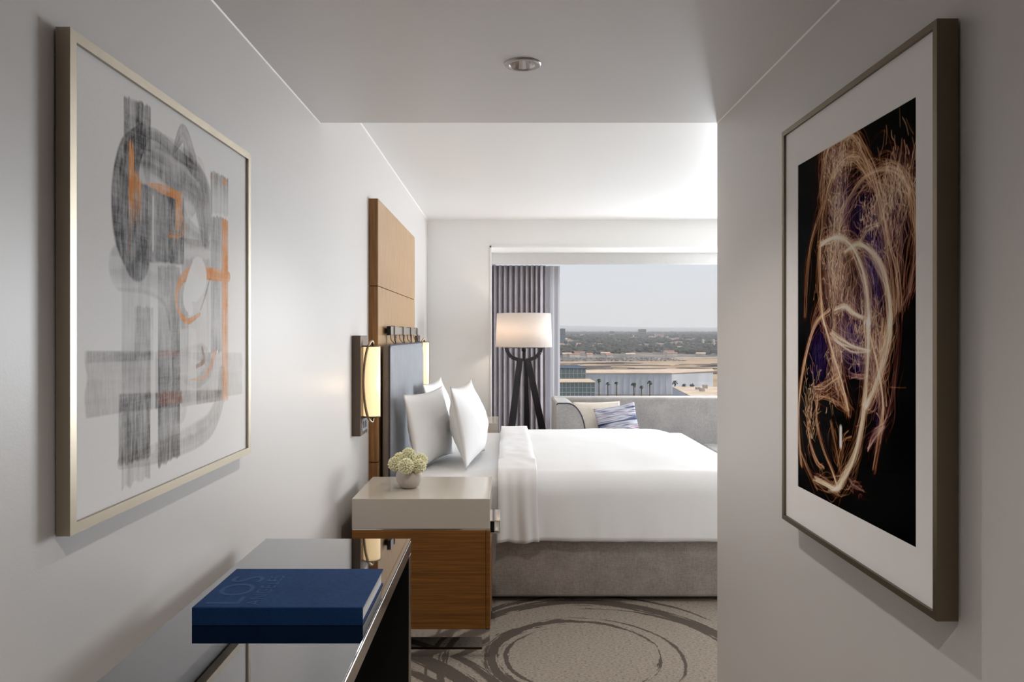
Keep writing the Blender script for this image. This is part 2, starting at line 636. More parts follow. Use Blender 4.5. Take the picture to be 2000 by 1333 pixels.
# wall around the window: left pier, header with the recess
RL, RT = -.158, 2.30
wf = MB().box(XL, RL, YF, YR + .15, 0, ZC + .1).box(RL, RX, YF, YR + .15, RT, ZC + .1).box(RL, RX, YR - .02, YR + .15, 0, .55)
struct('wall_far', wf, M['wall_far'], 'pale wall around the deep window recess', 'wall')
wr = MB().box(RX, RX + .15, YS - .14, 3.9, 0, ZC).box(RX, RX + .15, 6.5, YR + .15, 0, ZC).box(RX, RX + .15, 3.9, 6.5, 0, .55).box(RX, RX + .15, 3.9, 6.5, 2.25, ZC)  # window opening in this wall is invented to admit the side fill
struct('wall_side', wr, M['wall_far'], 'bedroom side wall with an added opening for the fill light', 'wall')
# thin shadow-gap beads where the corridor walls meet the soffit
struct('trim_1', MB().prism([(XL, ZS), (XL + .003, ZS), (XL, ZS - .004)], YB, YS), M['white_trim'], 'thin pale bead along the left corridor ceiling edge', 'trim')
struct('trim_2', MB().prism([(XR, ZS), (XR - .003, ZS), (XR, ZS - .004)], YB, YS), M['white_trim'], 'thin pale bead along the right corridor ceiling edge', 'trim')
struct('trim_3', MB().prism([(XL, ZC), (XL + .005, ZC), (XL, ZC - .006)], YS, YF), M['white_trim'], 'thin pale bead along the bedroom ceiling edge', 'trim')
struct('baseboard_right', MB().box(XR - .010, XR, YB, YS + .01, 0, .012), M['white_trim'], 'low pale skirting strip at the foot of the right corridor wall', 'baseboard')

# window
wroot = empty('window_1', (1.9, YR - .06, .55))
tag(wroot, 'wide picture window looking over the city', 'window', kind='structure')
fw = .035
MB().box(RL, RX, YR - .10, YR - .04, .55, .55 + fw).build('frame_rail', M['white_trim'], wroot)
MB().box(RL, RX, YR - .10, YR - .04, RT - fw, RT).build('frame_rail', M['white_trim'], wroot)
MB().box(RL, RL + fw, YR - .10, YR - .04, .55 + fw, RT - fw).build('frame_jamb', M['white_trim'], wroot)
MB().box(RX - fw, RX, YR - .10, YR - .04, .55 + fw, RT - fw).build('frame_jamb', M['white_trim'], wroot)
MB().box(RL + fw, RX - fw, YR - .074, YR - .068, .55 + fw, RT - fw).build('pane', M['win_glass'], wroot)
# pelmet over the curtains
tag(MB().box(RL + .003, RX, 7.66, 7.70, 2.183, RT - .001, .002).build('curtain_pelmet', M['valance']), 'long pale pelmet above the curtain and window', 'pelmet')
struct('trim_4', MB().box(RL - .004, RL + .008, YF - .012, YF + .02, 0, RT + .012).box(RL - .004, RX, YF - .012, YF + .02, RT - .004, RT + .012), M['white_trim'], 'narrow white edge bead around the window recess', 'trim')


# ------------------------------------------------------------------ artworks
def smooth_path(pts, n=60):
    """Catmull-Rom through the points"""
    pts = [np.array(p, float) for p in pts]
    if len(pts) == 2:
        return np.array([pts[0] + (pts[1] - pts[0]) * k / (n - 1) for k in range(n)])
    P_ = [2 * pts[0] - pts[1]] + pts + [2 * pts[-1] - pts[-2]]
    out = []
    segs = len(pts) - 1
    for k in range(n):
        u = k / (n - 1) * segs
        i = min(int(u), segs - 1)
        tt = u - i
        a, b, c, d = P_[i], P_[i + 1], P_[i + 2], P_[i + 3]
        out.append(.5 * (2 * b + (c - a) * tt + (2 * a - 5 * b + 4 * c - d) * tt ** 2 + (3 * b - a - 3 * c + d) * tt ** 3))
    return np.array(out)


def blur1(a, k, axis):
    p = np.pad(a, [(k // 2, k // 2) if i == axis else (0, 0) for i in range(a.ndim)], mode='edge')
    c = np.cumsum(p, axis=axis)
    n = a.shape[axis]
    hi = np.take(c, np.arange(k - 1, k - 1 + n), axis=axis)
    lo = np.concatenate([np.zeros_like(np.take(c, [0], axis=axis)), np.take(c, np.arange(0, n - 1), axis=axis)], axis=axis)
    return (hi - lo) / k


def color_grid(name, X, y0, y1, z0, z1, rgb, mat, parent):
    """flat print as a fine mesh with a colour per vertex; rgb [nz, ny, 3]"""
    nz, ny = rgb.shape[:2]
    ys = np.linspace(y0, y1, ny)
    zs = np.linspace(z0, z1, nz)
    YY, ZZ = np.meshgrid(ys, zs)
    co = np.stack([np.full(YY.shape, X), YY, ZZ], -1).reshape(-1, 3).astype(np.float32)
    idx = np.arange(ny * nz).reshape(nz, ny)
    q = np.stack([idx[:-1, :-1], idx[:-1, 1:], idx[1:, 1:], idx[1:, :-1]], -1).reshape(-1, 4)
    if X > 0:
        q = q[:, ::-1]
    me = bpy.data.meshes.new(name)
    me.vertices.add(len(co))
    me.vertices.foreach_set('co', co.ravel())
    me.loops.add(q.size)
    me.loops.foreach_set('vertex_index', q.ravel().astype(np.int32))
    me.polygons.add(len(q))
    me.polygons.foreach_set('loop_start', (np.arange(len(q)) * 4).astype(np.int32))
    me.polygons.foreach_set('loop_total', np.full(len(q), 4, np.int32))
    me.update()
    ca = me.color_attributes.new('Col', 'FLOAT_COLOR', 'POINT')
    rgba = np.concatenate([rgb.reshape(-1, 3), np.ones((ny * nz, 1))], 1).astype(np.float32)
    ca.data.foreach_set('color', rgba.ravel())
    me.materials.append(mat)
    o = bpy.data.objects.new(name, me)
    C.objects.link(o)
    o.parent = parent
    o.matrix_parent_inverse = Matrix.Translation(parent_world(parent)).inverted()
    return o


def frame_parts(root, xw, xf, y0, y1, z0, z1, face, mat, gap):
    """four mitred bars; xw is the wall side, xf the front"""
    a, b = min(xw, xf), max(xw, xf)

    def bar(p):
        mb = MB()
        mb.prism(p, a, b, axis='X')
        return mb.build('frame_bar', mat, root)
    bar([(y0, z0), (y1, z0), (y1 - face, z0 + face), (y0 + face, z0 + face)])
    bar([(y0, z1), (y0 + face, z1 - face), (y1 - face, z1 - face), (y1, z1)])
    bar([(y0, z0), (y0 + face, z0 + face), (y0 + face, z1 - face), (y0, z1)])
    bar([(y1, z0), (y1, z1), (y1 - face, z1 - face), (y1 - face, z0 + face)])
    s = 1 if xf > xw else -1
    bk = MB().box(*sorted((xw - s * gap, xw + s * .006)), y0 + .03, y1 - .03, z0 + .03, z1 - .03)
    bk.build('backing', M['dark'], root)


def brush_tex(nt, ns, lo, hi, r):
    """bristle marks: fine across (ns), long along (nt)"""
    a = r.rand(nt, ns)
    a = np.apply_along_axis(lambda m: np.convolve(np.pad(m, 3, mode='edge'), np.array([.1, .2, .4, .2, .1]), mode='same')[3:-3], 1, a)
    a = np.apply_along_axis(lambda m: np.convolve(np.pad(m, 3, mode='edge'), np.ones(5) / 5, mode='same')[3:-3], 0, a)
    base = r.rand(1, ns)
    base = np.apply_along_axis(lambda m: np.convolve(np.pad(m, 3, mode='edge'), np.array([.25, .5, .25]), mode='same')[3:-3], 1, base)
    broad = np.interp(np.linspace(0, 1, ns), np.linspace(0, 1, 7), r.rand(7))[None, :]
    a = (a - a.min()) / (a.max() - a.min())
    base = (base - base.min()) / (base.max() - base.min())
    v = .38 * a + .32 * base + .30 * broad
    v = (v - v.min()) / (v.max() - v.min())
    return lo + (hi - lo) * v


def tex2(tab, t_, s_):
    nt, ns = tab.shape
    x = np.clip(t_, 0, 1) * (nt - 1)
    y = np.clip(s_, 0, 1) * (ns - 1)
    i = np.minimum(x.astype(int), nt - 2)
    j = np.minimum(y.astype(int), ns - 2)
    fx, fy = x - i, y - j
    return (tab[i, j] * (1 - fx) * (1 - fy) + tab[i + 1, j] * fx * (1 - fy) + tab[i, j + 1] * (1 - fx) * fy + tab[i + 1, j + 1] * fx * fy)


def streaks(n, lo, hi, smooth=3, r=rng):
    a = r.rand(n)
    for _ in range(2):
        a = np.convolve(np.pad(a, smooth, mode='wrap'), np.ones(smooth) / smooth, mode='same')[smooth:-smooth]
    a = (a - a.min()) / (a.max() - a.min() + 1e-6)
    return lo + (hi - lo) * a


# ---- left painting
LX_F = XL + .0345
ly0, ly1, lz0, lz1 = 1.253, 2.137, 1.110, 1.971
art = empty('framed_painting', (XL + .02, (ly0 + ly1) / 2, lz0), 'framed abstract painting of grey and copper brush strokes on white paper', 'painting')
frame_parts(art, XL + .005, LX_F - .005, ly0, ly1, lz0, lz1, .019, M['champagne'], .004)
LXA = LX_F - .012
NY, NZ = 560, 640
ay0, ay1, az0, az1 = ly0 + .017, ly1 - .017, lz0 + .017, lz1 - .017
gy, gz = np.meshgrid(np.linspace(ay0, ay1, NY), np.linspace(az0, az1, NZ))


def lp(px, py):
    Y = -LXA * F / (VX - px)
    return (Y, EYE - (py - VY) / F * Y)


img = np.ones((NZ, NY, 3)) * np.array([.88, .87, .86])
GREY = np.array([.05, .043, .042])
WARM = np.array([.16, .12, .10])
ORANGE = np.array([.78, .36, .14])
RUST = np.array([.34, .15, .09])
LIGHT = np.array([.88, .87, .86])


def lay(mask, colr):
    global img
    img = img * (1 - mask[..., None]) + colr * mask[..., None]


def stroke(pts, w, colr, op, edge=.15, taper=0., seed=0, dry=.5):
    """curved brush stroke along photo points; w in metres (list or scalar)"""
    r = np.random.RandomState(seed + 100)
    path = smooth_path([lp(*p) for p in pts], 70)
    ww = np.interp(np.linspace(0, 1, 70), np.linspace(0, 1, len(w)), w) if isinstance(w, (list, tuple)) else np.full(70, w)
    pad_ = ww.max() / 2 + .006
    i0 = np.clip(np.searchsorted(gy[0], path[:, 0].min() - pad_), 0, NY - 2)
    i1 = np.clip(np.searchsorted(gy[0], path[:, 0].max() + pad_), i0 + 2, NY)
    j0 = np.clip(np.searchsorted(gz[:, 0], path[:, 1].min() - pad_), 0, NZ - 2)
    j1 = np.clip(np.searchsorted(gz[:, 0], path[:, 1].max() + pad_), j0 + 2, NZ)
    Gy, Gz = gy[j0:j1, i0:i1], gz[j0:j1, i0:i1]
    dist = np.full(Gy.shape, 9e9)
    tpar = np.zeros(Gy.shape)
    side = np.zeros(Gy.shape)
    for k in range(69):
        a, b = path[k], path[k + 1]
        ab = b - a
        L2 = (ab ** 2).sum() + 1e-12
        tt = np.clip(((Gy - a[0]) * ab[0] + (Gz - a[1]) * ab[1]) / L2, 0, 1)
        dx, dz = Gy - (a[0] + tt * ab[0]), Gz - (a[1] + tt * ab[1])
        d = np.sqrt(dx * dx + dz * dz)
        sg = (ab[0] * dz - ab[1] * dx) / math.sqrt(L2)
        m = d < dist
        dist = np.where(m, d, dist)
        tpar = np.where(m, (k + tt) / 69, tpar)
        side = np.where(m, sg, side)
    half = np.interp(tpar, np.linspace(0, 1, 70), ww) / 2
    s = side / (half + 1e-6)
    lin = tex2(brush_tex(16, max(10, int(ww.max() / .0045)), 1 - dry, 1.0, r), tpar, s * .5 + .5)
    al = np.interp(tpar, np.linspace(0, 1, 40), streaks(40, .72, 1.0, 5, r))
    soft = np.clip((half - dist) / (edge * half + 1e-6), 0, 1)
    rim = 1 + .25 * np.exp(-((1 - np.abs(s)) / .08) ** 2)
    full = np.zeros(gy.shape)
    full[j0:j1, i0:i1] = np.clip(1.28 * op * lin * al * soft * rim, 0, .97)
    lay(full, colr)


def band(px0, px1, top, bot, colr, op, dry=.5, seed=0, horiz=False, ragged=.012, grad=None):
    """straight wash: top / bot are photo y at px0 and px1"""
    r = np.random.RandomState(seed + 500)
    Y0, zt0 = lp(px0, top[0])
    Y1, zt1 = lp(px1, top[1])
    _, zb0 = lp(px0, bot[0])
    _, zb1 = lp(px1, bot[1])
    s = (gy - Y0) / (Y1 - Y0)
    if horiz:
        n = NZ
        rgd = np.interp(gz, np.linspace(az0, az1, 90), streaks(90, -ragged * .5, ragged * .5, 3, r))
        s2 = (gy - Y0 + rgd) / (Y1 - Y0)
        zt, zb = zt0 + (zt1 - zt0) * s, zb0 + (zb1 - zb0) * s
        vpar = (gz - zb) / (zt - zb)
        m = np.clip(s2 * (Y1 - Y0) / .006, 0, 1) * np.clip((1 - s2) * (Y1 - Y0) / .006, 0, 1) * np.clip((gz - zb) / .004, 0, 1) * np.clip((zt - gz) / .004, 0, 1)
        lin = tex2(brush_tex(14, max(8, int(abs(zt0 - zb0) / .0045)), 1 - dry, 1, r), s, vpar)
        par = np.clip(s, 0, 1)
    else:
        rgd = np.interp(np.clip(s, 0, 1), np.linspace(0, 1, 60), streaks(60, -ragged * .45, ragged * .45, 5, r))
        zt, zb = zt0 + (zt1 - zt0) * s + rgd * .6, zb0 + (zb1 - zb0) * s + rgd
        m = np.clip((gz - zb) / .006, 0, 1) * np.clip((zt - gz) / .006, 0, 1) * np.clip(s * (Y1 - Y0) / .003, 0, 1) * np.clip((1 - s) * (Y1 - Y0) / .003, 0, 1)
        lin = tex2(brush_tex(14, max(8, int((Y1 - Y0) / .0045)), 1 - dry, 1, r), (zt0 - gz) / (zt0 - zb0), s)
        par = np.clip((zt - gz) / (zt - zb), 0, 1)
    if grad is not None:
        lin = lin * np.interp(par, np.linspace(0, 1, len(grad)), grad)
    lay(np.clip(1.3 * op * lin * m, 0, .97), colr)


band(166, 474, (684, 688), (820, 771), WARM, .36, .45, 1, True, .012, [1, .75, .7, .9, 1, .8, .6, .45])
band(166, 300, (684, 684), (712, 706), GREY, .38, .5, 2, True)
band(241, 295, (184, 206), (300, 300), GREY, .72, .6, 3)
band(237, 294, (300, 300), (958, 935), GREY, .34, .75, 4, grad=[1, 1, .7, .7, .9, 1, 1.2, 1, .9])
band(308, 352, (515, 520), (914, 895), GREY, .62, .55, 5, grad=[.8, .6, .8, 1, 1.1, 1, 1])
band(268, 360, (352, 385), (512, 520), GREY, .74, .5, 6, ragged=.004)
stroke([(278, 264), (256, 300), (247, 345), (245, 400), (252, 455), (268, 500)], [.05, .085, .10, .11, .12, .11], GREY, .80, .12, seed=7, dry=.35)
stroke([(300, 330), (345, 350), (392, 385), (400, 440)], [.10, .15, .14, .08], GREY, .34, .15, seed=77, dry=.5)
band(352, 411, (500, 505), (690, 690), WARM, .22, .6, 78)
stroke([(262, 300), (300, 300), (345, 330), (385, 365), (398, 420), (402, 465)], [.05, .10, .13, .12, .09, .06], GREY, .55, .2, seed=8, dry=.7)
stroke([(258, 275), (300, 262), (345, 300), (385, 330)], [.02, .03, .035, .02], GREY, .5, .3, seed=9, dry=.6)
stroke([(338, 300), (358, 262), (374, 315), (386, 345)], [.01, .05, .07, .03], GREY, .52, .2, seed=10, dry=.5)
stroke([(372, 310), (392, 330), (398, 400), (403, 460)], [.02, .05, .05, .02], WARM, .25, .3, seed=11, dry=.8)
stroke([(350, 400), (365, 450), (400, 470)], [.05, .08, .04], GREY, .45, .3, seed=12, dry=.6)
band(411, 446, (331, 347), (420, 424), GREY, .48, .7, 13, grad=[1.3, 1, .5, .4])
band(411, 434, (420, 422), (690, 690), GREY, .55, .6, 14, grad=[1, 1.1, .9, .8, .6, .9])
band(352, 412, (462, 470), (536, 530), WARM, .30, .6, 15, True)
stroke([(238, 522), (290, 524), (330, 552), (347, 610), (352, 690), (352, 800)], [.10, .12, .12, .11, .09, .07], GREY, .34, .12, seed=16, dry=.75)
band(262, 300, (595, 600), (700, 700), GREY, .35, .6, 17)
band(231, 352, (768, 764), (808, 797), GREY, .50, .35, 18, True)
band(352, 436, (762, 760), (797, 784), WARM, .50, .4, 19, True)
band(231, 294, (768, 766), (912, 898), GREY, .52, .5, 20, grad=[.8, 1, 1, 1.2])
stroke([(434, 730), (431, 775), (412, 826), (380, 852), (310, 884), (236, 904)], [.05, .06, .07, .07, .05, .03], WARM, .50, .25, seed=21, dry=.6)
stroke([(352, 690), (395, 690), (408, 720), (385, 748), (360, 745)], [.02, .05, .05, .03, .01], WARM, .35, .3, seed=22, dry=.6)
band(352, 384, (640, 640), (860, 850), LIGHT, .45, .5, 23)
band(294, 304, (640, 640), (890, 885), LIGHT, .55, .5, 24)
band(297, 301, (378, 380), (492, 492), LIGHT, .75, .1, 25)
band(308, 352, (683, 683), (700, 697), RUST, .5, .4, 26, True)
band(308, 356, (764, 762), (795, 790), RUST, .5, .4, 27, True)
# copper
band(251, 263, (276, 282), (430, 428), ORANGE, 1.0, .4, 30, ragged=.05, grad=[1, 1.2, 1, .9, .5])
band(262, 278, (340, 346), (450, 420), ORANGE, .9, .7, 31, ragged=.05, grad=[1, .8, .6, .2])
band(250, 256, (420, 420), (505, 500), RUST, .6, .8, 32)
stroke([(290, 360), (318, 370), (352, 384)], [.008, .026, .022], ORANGE, 1.0, .3, seed=33, dry=.4)
band(342, 357, (378, 384), (462, 455), ORANGE, 1.0, .5, 34, ragged=.06, grad=[1, 1, .8, .6])
stroke([(354, 420), (362, 445), (352, 460), (332, 458)], [.012, .014, .012, .02], ORANGE, .8, .4, seed=35, dry=.9)
band(433, 446, (424, 428), (790, 780), ORANGE, 1.0, .45, 36, grad=[1, 1, 1, 1, .7, .6, .6, .5])
stroke([(446, 541), (415, 536), (378, 533), (356, 545), (345, 575), (348, 605), (366, 628), (390, 614)], [.030, .034, .036, .026, .016, .012, .018, .010], ORANGE, 1.0, .15, seed=37, dry=.25)
stroke([(420, 688), (412, 715), (398, 738), (372, 742)], [.02, .018, .012, .004], ORANGE, .7, .3, seed=38, dry=.6)
stroke([(395, 680), (398, 705), (384, 716)], [.01, .016, .012], RUST, .7, .3, seed=39, dry=.5)
band(409, 420, (340, 342), (352, 352), ORANGE, .3, .6, 40)
band(434, 444, (345, 348), (364, 364), ORANGE, .7, .7, 41)
stroke([(388, 540), (378, 560), (368, 585), (372, 605)], [.10, .085, .06, .03], LIGHT, .96, .1, seed=42, dry=.05)
stroke([(410, 545), (402, 575), (392, 605)], [.006, .008, .006], GREY, .5, .4, seed=43)
# bristle marks and dry paint over everything that was laid down
tv = blur1(blur1(rng.rand(NZ, NY), 31, 0), 3, 1)
th_ = blur1(blur1(rng.rand(NZ, NY), 25, 1), 3, 0)
tb_ = blur1(blur1(rng.rand(NZ, NY), 41, 0), 41, 1)
nrm = lambda q: np.clip((q - q.mean()) / (q.std() * 2.2), -1, 1)
den = np.clip(1 + .24 * nrm(tv) + .06 * nrm(th_) + .24 * nrm(tb_), .25, 1.3)[..., None]
img = np.clip(LIGHT - (LIGHT - img) * den, .01, 1)
img *= (1 + (rng.rand(NZ, NY, 1) - .5) * .05)
color_grid('painted_sheet', LXA, ay0, ay1, az0, az1, np.clip(img, 0, 1), M['paper'], art)
MB().box(LXA + .003, LXA + .0045, ay0, ay1, az0, az1).build('glazing', M['art_glass'], art)

# ---- right photograph
ry0, ry1, rz0, rz1 = 1.409, 2.203, .906, 2.0515
RXF = .816
pho = empty('framed_photograph', (XR - .02, (ry0 + ry1) / 2, rz0), 'framed photograph of swirling copper light trails on black, white mat', 'photograph')
frame_parts(pho, XR - .006, RXF, ry0, ry1, rz0, rz1, .014, M['bronze_frame'], .005)
RXA = RXF + .007
mat_y0, mat_y1, mat_z0, mat_z1 = ry0 + .012, ry1 - .012, rz0 + .012, rz1 - .012
py0, py1, pz0, pz1 = 1.494, 2.100, 1.022, 1.930
mbd = MB()
for a in ((mat_y0, mat_y1, mat_z0, pz0), (mat_y0, mat_y1, pz1, mat_z1), (mat_y0, py0, pz0, pz1), (py1, mat_y1, pz0, pz1)):
    mbd.box(RXA, RXA + .003, *a)
mbd.build('mat_board', M['mat_board'], pho)
NY2, NZ2 = 400, 640


def rp(px, py):
    Y = RXA * F / (px - VX)
    return (Y, EYE - (py - VY) / F * Y)


def c5(x, y):
    return (1540 + x * .33, 180 + y * .33)


def c6(x, y):
    return (1540 + x * .36, 600 + y * .36)


acc = np.zeros((NZ2, NY2, 3))
acc += np.array([.004, .003, .004])


def to_grid(p):
    Y, z = rp(*p)
    return np.array([(Y - py0) / (py1 - py0) * (NY2 - 1), (z - pz0) / (pz1 - pz0) * (NZ2 - 1)])


def splat(path, colr, sig, amp):
    k = int(math.ceil(sig * 2.5))
    o = np.arange(-k, k + 1)
    ox, oz = np.meshgrid(o, o)
    cx, cz = path[:, 0], path[:, 1]
    ix, iz = np.round(cx).astype(int), np.round(cz).astype(int)
    gx = ix[:, None, None] + ox
    gzz = iz[:, None, None] + oz
    w = np.exp(-((gx - cx[:, None, None]) ** 2 + (gzz - cz[:, None, None]) ** 2) / (2 * sig * sig)) * amp
    if np.ndim(amp) == 0:
        pass
    ok = (gx >= 0) & (gx < NY2) & (gzz >= 0) & (gzz < NZ2)
    for ch in range(3):
        np.add.at(acc[..., ch], (gzz[ok], gx[ok]), (w * colr[ch])[ok])


PEACH = np.array([.95, .50, .27])
CREAM = np.array([.98, .63, .38])
PINK = np.array([.80, .42, .34])
PURP = np.array([.105, .075, .20])


def bundle(pts, n, spread, sig, amp, colr, r, jit=.6):
    g = [to_grid(p) for p in pts]
    for k in range(n):
        off = r.randn(2) * spread
        gg = [q + off * 1.25 * (1 + .5 * r.randn()) + r.randn(2) * spread * jit for q in g]
        L = sum(np.linalg.norm(gg[i + 1] - gg[i]) for i in range(len(gg) - 1))
        path = smooth_path(gg, max(12, int(L * 1.3)))
        a, b = sorted(r.rand(2))
        if n > 1 and k > 1 and b - a > .25:
            path = path[int(a * len(path)):max(int(b * len(path)), int(a * len(path)) + 3)]
        tw = .6 + .4 * np.sin(np.linspace(0, r.rand() * 9, len(path)) + r.rand() * 6)
        splat(path, colr * (.7 + .6 * r.rand()), sig * .72, amp * .42 * tw[:, None, None])


r2 = np.random.RandomState(5)
A5 = lambda L: [c5(*p) for p in L]
A6 = lambda L: [c6(*p) for p in L]


def patch(p, sx, sz, colr, amp):
    q = to_grid(p)
    xx, zz = np.meshgrid(np.arange(NY2), np.arange(NZ2))
    g_ = np.exp(-((xx - q[0]) / sx) ** 2 - ((zz - q[1]) / sz) ** 2) * amp
    fiber = blur1(r2.rand(NZ2, NY2), 15, 0)
    fiber = np.clip((fiber - .42) * 5, 0, 1.4)
    acc[:] += (g_ * fiber)[..., None] * colr


for p, sx, sz, a in ((c5(510, 900), 36, 55, .55), (c5(420, 700), 55, 45, .3), (c5(490, 1120), 34, 60, .6), (c5(300, 650), 30, 45, .35), (c6(330, 140), 45, 45, .6), (c6(160, 260), 40, 60, .35), (c6(380, 260), 30, 30, .5), (c5(640, 760), 40, 60, .15), (c6(480, 520), 20, 60, .2)):
    patch(p, sx, sz, PURP, a)
for p, sx, sz, a in ((c5(280, 400), 50, 35, .35), (c5(290, 700), 30, 50, .35), (c5(270, 1030), 40, 60, .45), (c5(640, 560), 45, 45, .25), (c6(260, 250), 26, 60, .3), (c5(320, 1180), 60, 60, .2), (c6(470, 230), 26, 60, .3)):
    patch(p, sx, sz, PINK, a)
loops = [
    (A5([(192, 640), (205, 450), (225, 340), (300, 285), (370, 262), (440, 360), (500, 500), (545, 660), (580, 840), (628, 1080), (642, 1300)]), 12, 3.0, 1.0, .30, PEACH),
    (A5([(185, 900), (205, 700), (240, 540), (300, 430), (375, 380), (440, 430), (490, 520)]), 14, 3.5, .9, .28, PEACH),
    (A5([(300, 800), (330, 690), (400, 570), (480, 490), (590, 455), (670, 490), (715, 580), (740, 720), (746, 900), (700, 1180)]), 14, 3.5, .9, .26, PEACH),
    (A5([(420, 890), (450, 830), (500, 790), (530, 790)]), 5, 1.5, .9, .35, CREAM),
    (A5([(188, 900), (240, 870), (300, 860), (370, 920), (425, 1030), (455, 1160), (465, 1333)]) + A6([(425, 100), (425, 250), (410, 500), (385, 680), (345, 830), (290, 935), (255, 985), (200, 965), (140, 930)]), 22, 2.6, 1.2, .30, CREAM),
    (A5([(330, 950), (400, 900), (470, 925), (535, 1010), (580, 1150), (600, 1300)]) + A6([(545, 120), (530, 230), (490, 380), (440, 500), (415, 545)]), 20, 2.4, 1.2, .30, CREAM),
    (A5([(190, 880), (183, 1000), (188, 1180), (200, 1333)]) + A6([(205, 130), (245, 270), (290, 420), (322, 570)]), 9, 2.2, 1.1, .32, PEACH),
    (A6([(225, 15), (150, 90), (105, 210), (75, 350), (55, 500), (52, 650), (70, 870)]), 7, 2.2, 1.1, .32, PEACH),
    (A6([(160, 450), (150, 600), (180, 750), (235, 890), (262, 965)]), 4, 2.0, .9, .3, PEACH),
    (A6([(95, 560), (110, 720), (150, 840), (190, 885)]), 5, 2.2, 1.0, .3, PEACH),
    (A6([(60, 780), (100, 880), (155, 990)]), 3, 1.5, .8, .28, PEACH),
    (A6([(440, 150), (480, 330), (505, 500), (500, 640), (460, 888)]), 7, 2.0, 1.1, .32, PEACH),
    (A6([(225, 140), (280, 190), (340, 220), (430, 240)]), 9, 3.0, 1.3, .36, CREAM),
    (A6([(140, 450), (200, 430), (270, 375)]), 8, 3.0, .9, .30, PEACH),
    (A6([(235, 260), (265, 400), (300, 500), (315, 575)]), 10, 3.0, .9, .3, PEACH),
    (A6([(330, 370), (390, 385), (430, 380)]), 5, 2.5, .9, .25, PINK),
    (A6([(150, 480), (230, 500), (310, 560)]), 4, 2.0, .8, .22, PEACH),
    (A6([(270, 880), (280, 800), (300, 720), (330, 690)]), 5, 2.0, .8, .25, PEACH),
    (A6([(225, 620), (250, 740), (275, 870)]), 5, 2.5, .8, .22, PEACH),
    (A6([(330, 950), (360, 980), (405, 990)]), 6, 3.0, 1.0, .12, PINK),
    (A6([(430, 780), (460, 700), (515, 640)]), 6, 3.0, 1.2, .18, PINK),
    (A5([(205, 640), (160, 770), (125, 910), (105, 1080), (90, 1333)]), 5, 1.8, .9, .26, PEACH),
    (A5([(185, 1220), (155, 1300), (130, 1400)]), 3, 1.5, .8, .22, PEACH),
    (A5([(640, 1300), (650, 1100), (655, 900), (640, 700)]), 6, 3.0, .8, .2, PINK),
    (A5([(660, 1320), (720, 1150), (745, 950)]), 5, 3.0, .8, .15, PINK),
    (A5([(580, 1150), (585, 950), (570, 800)]), 5, 2.5, .8, .22, PEACH),
    (A5([(270, 1290), (330, 1270), (380, 1310), (440, 1340)]), 8, 2.0, 1.6, .34, CREAM),
    (A6([(420, 540), (470, 420), (510, 250), (520, 60)]), 12, 4.0, .9, .22, PEACH),
    (A6([(590, 0), (590, 180), (570, 420), (540, 580), (500, 660)]), 4, 2.0, .9, .12, PINK),
]
for L in loops:
    bundle(*L, r2)
    bundle(L[0], L[1] * 3, L[2] * 2.4, .8, .13, L[5] * np.array([.9, .75, .75]), r2, .9)
# fine sparks inside the coils
for cpt, n, sx, sz, ln in ((c5(280, 720), 90, 26, 50, 26), (c5(300, 400), 80, 40, 30, 24), (c5(270, 950), 60, 34, 22, 20), (c5(280, 1150), 110, 36, 60, 30), (c5(640, 560), 90, 40, 40, 26), (c5(480, 750), 50, 34, 30, 18), (c5(600, 800), 60, 40, 60, 30), (c6(120, 560), 60, 22, 60, 24), (c6(250, 300), 50, 24, 60, 26), (c6(390, 130), 60, 34, 50, 26), (c6(480, 250), 60, 20, 70, 34)):
    q = to_grid(cpt)
    for k in range(int(n * 1.7)):
        p0 = q + r2.randn(2) * np.array([sx, sz]) * .7
        a = PI / 2 + r2.randn() * .45
        d = np.array([math.cos(a), math.sin(a)]) * ln * (.4 + r2.rand())
        path = smooth_path([p0, p0 + d * .5 + r2.randn(2) * 2.5, p0 + d], 26)
        splat(path, (CREAM if r2.rand() < .3 else PEACH) * (.5 + .7 * r2.rand()), .6, .15)
q = to_grid(c6(280, 650))
splat(smooth_path([q, to_grid(c6(280, 760))], 40), np.array([1, .93, .85]), 2.2, .2)
acc = 1 - np.exp(-np.maximum(acc - .015, 0) * 2.9)
acc = np.clip(acc, 0, 1) * .96 + .002
color_grid('photo_print', RXA + .0015, py0, py1, pz0, pz1, acc, M['photo'], pho)
MB().box(RXA - .004, RXA - .0025, mat_y0, mat_y1, mat_z0, mat_z1).build('glazing', M['art_glass_clear'], pho)

# ------------------------------------------------------------------ downlight
dl = empty('downlight', (.051, 2.384, ZS), 'round recessed downlight with a polished reflector in the corridor ceiling', 'downlight')
MB().lathe([(.041, ZS - .002), (.044, ZS - .006), (.056, ZS - .005), (.0595, ZS - .001), (.0595, ZS + .001)], .051, 2.384, 40).build('rim', M['nickel'], dl)
mbr = MB()
nn = 20
vs, fs = [], []
for k in range(nn):
    a = 2 * PI * k / nn
    rr = .0415 if k % 2 else .0405
    vs += [(.051 + rr * math.cos(a), 2.384 + rr * math.sin(a), ZS - .003), (.051 + .020 * math.cos(a), 2.384 + .020 * math.sin(a), ZS - .0005 - .0 + .045)]
for k in range(nn):
    k2 = (k + 1) % nn
    fs.append((2 * k, 2 * k2, 2 * k2 + 1, 2 * k + 1))
mbr.raw(vs, fs)
mbr.build('reflector', M['reflector'], dl)
MB().lathe([(.0005, ZS + .042), (.019, ZS + .042), (.019, ZS + .046), (.0005, ZS + .046)], .051, 2.384, 24).build('bulb', m_emit('downlight_bulb', (1.0, .90, .84, 1), 9.0), dl)


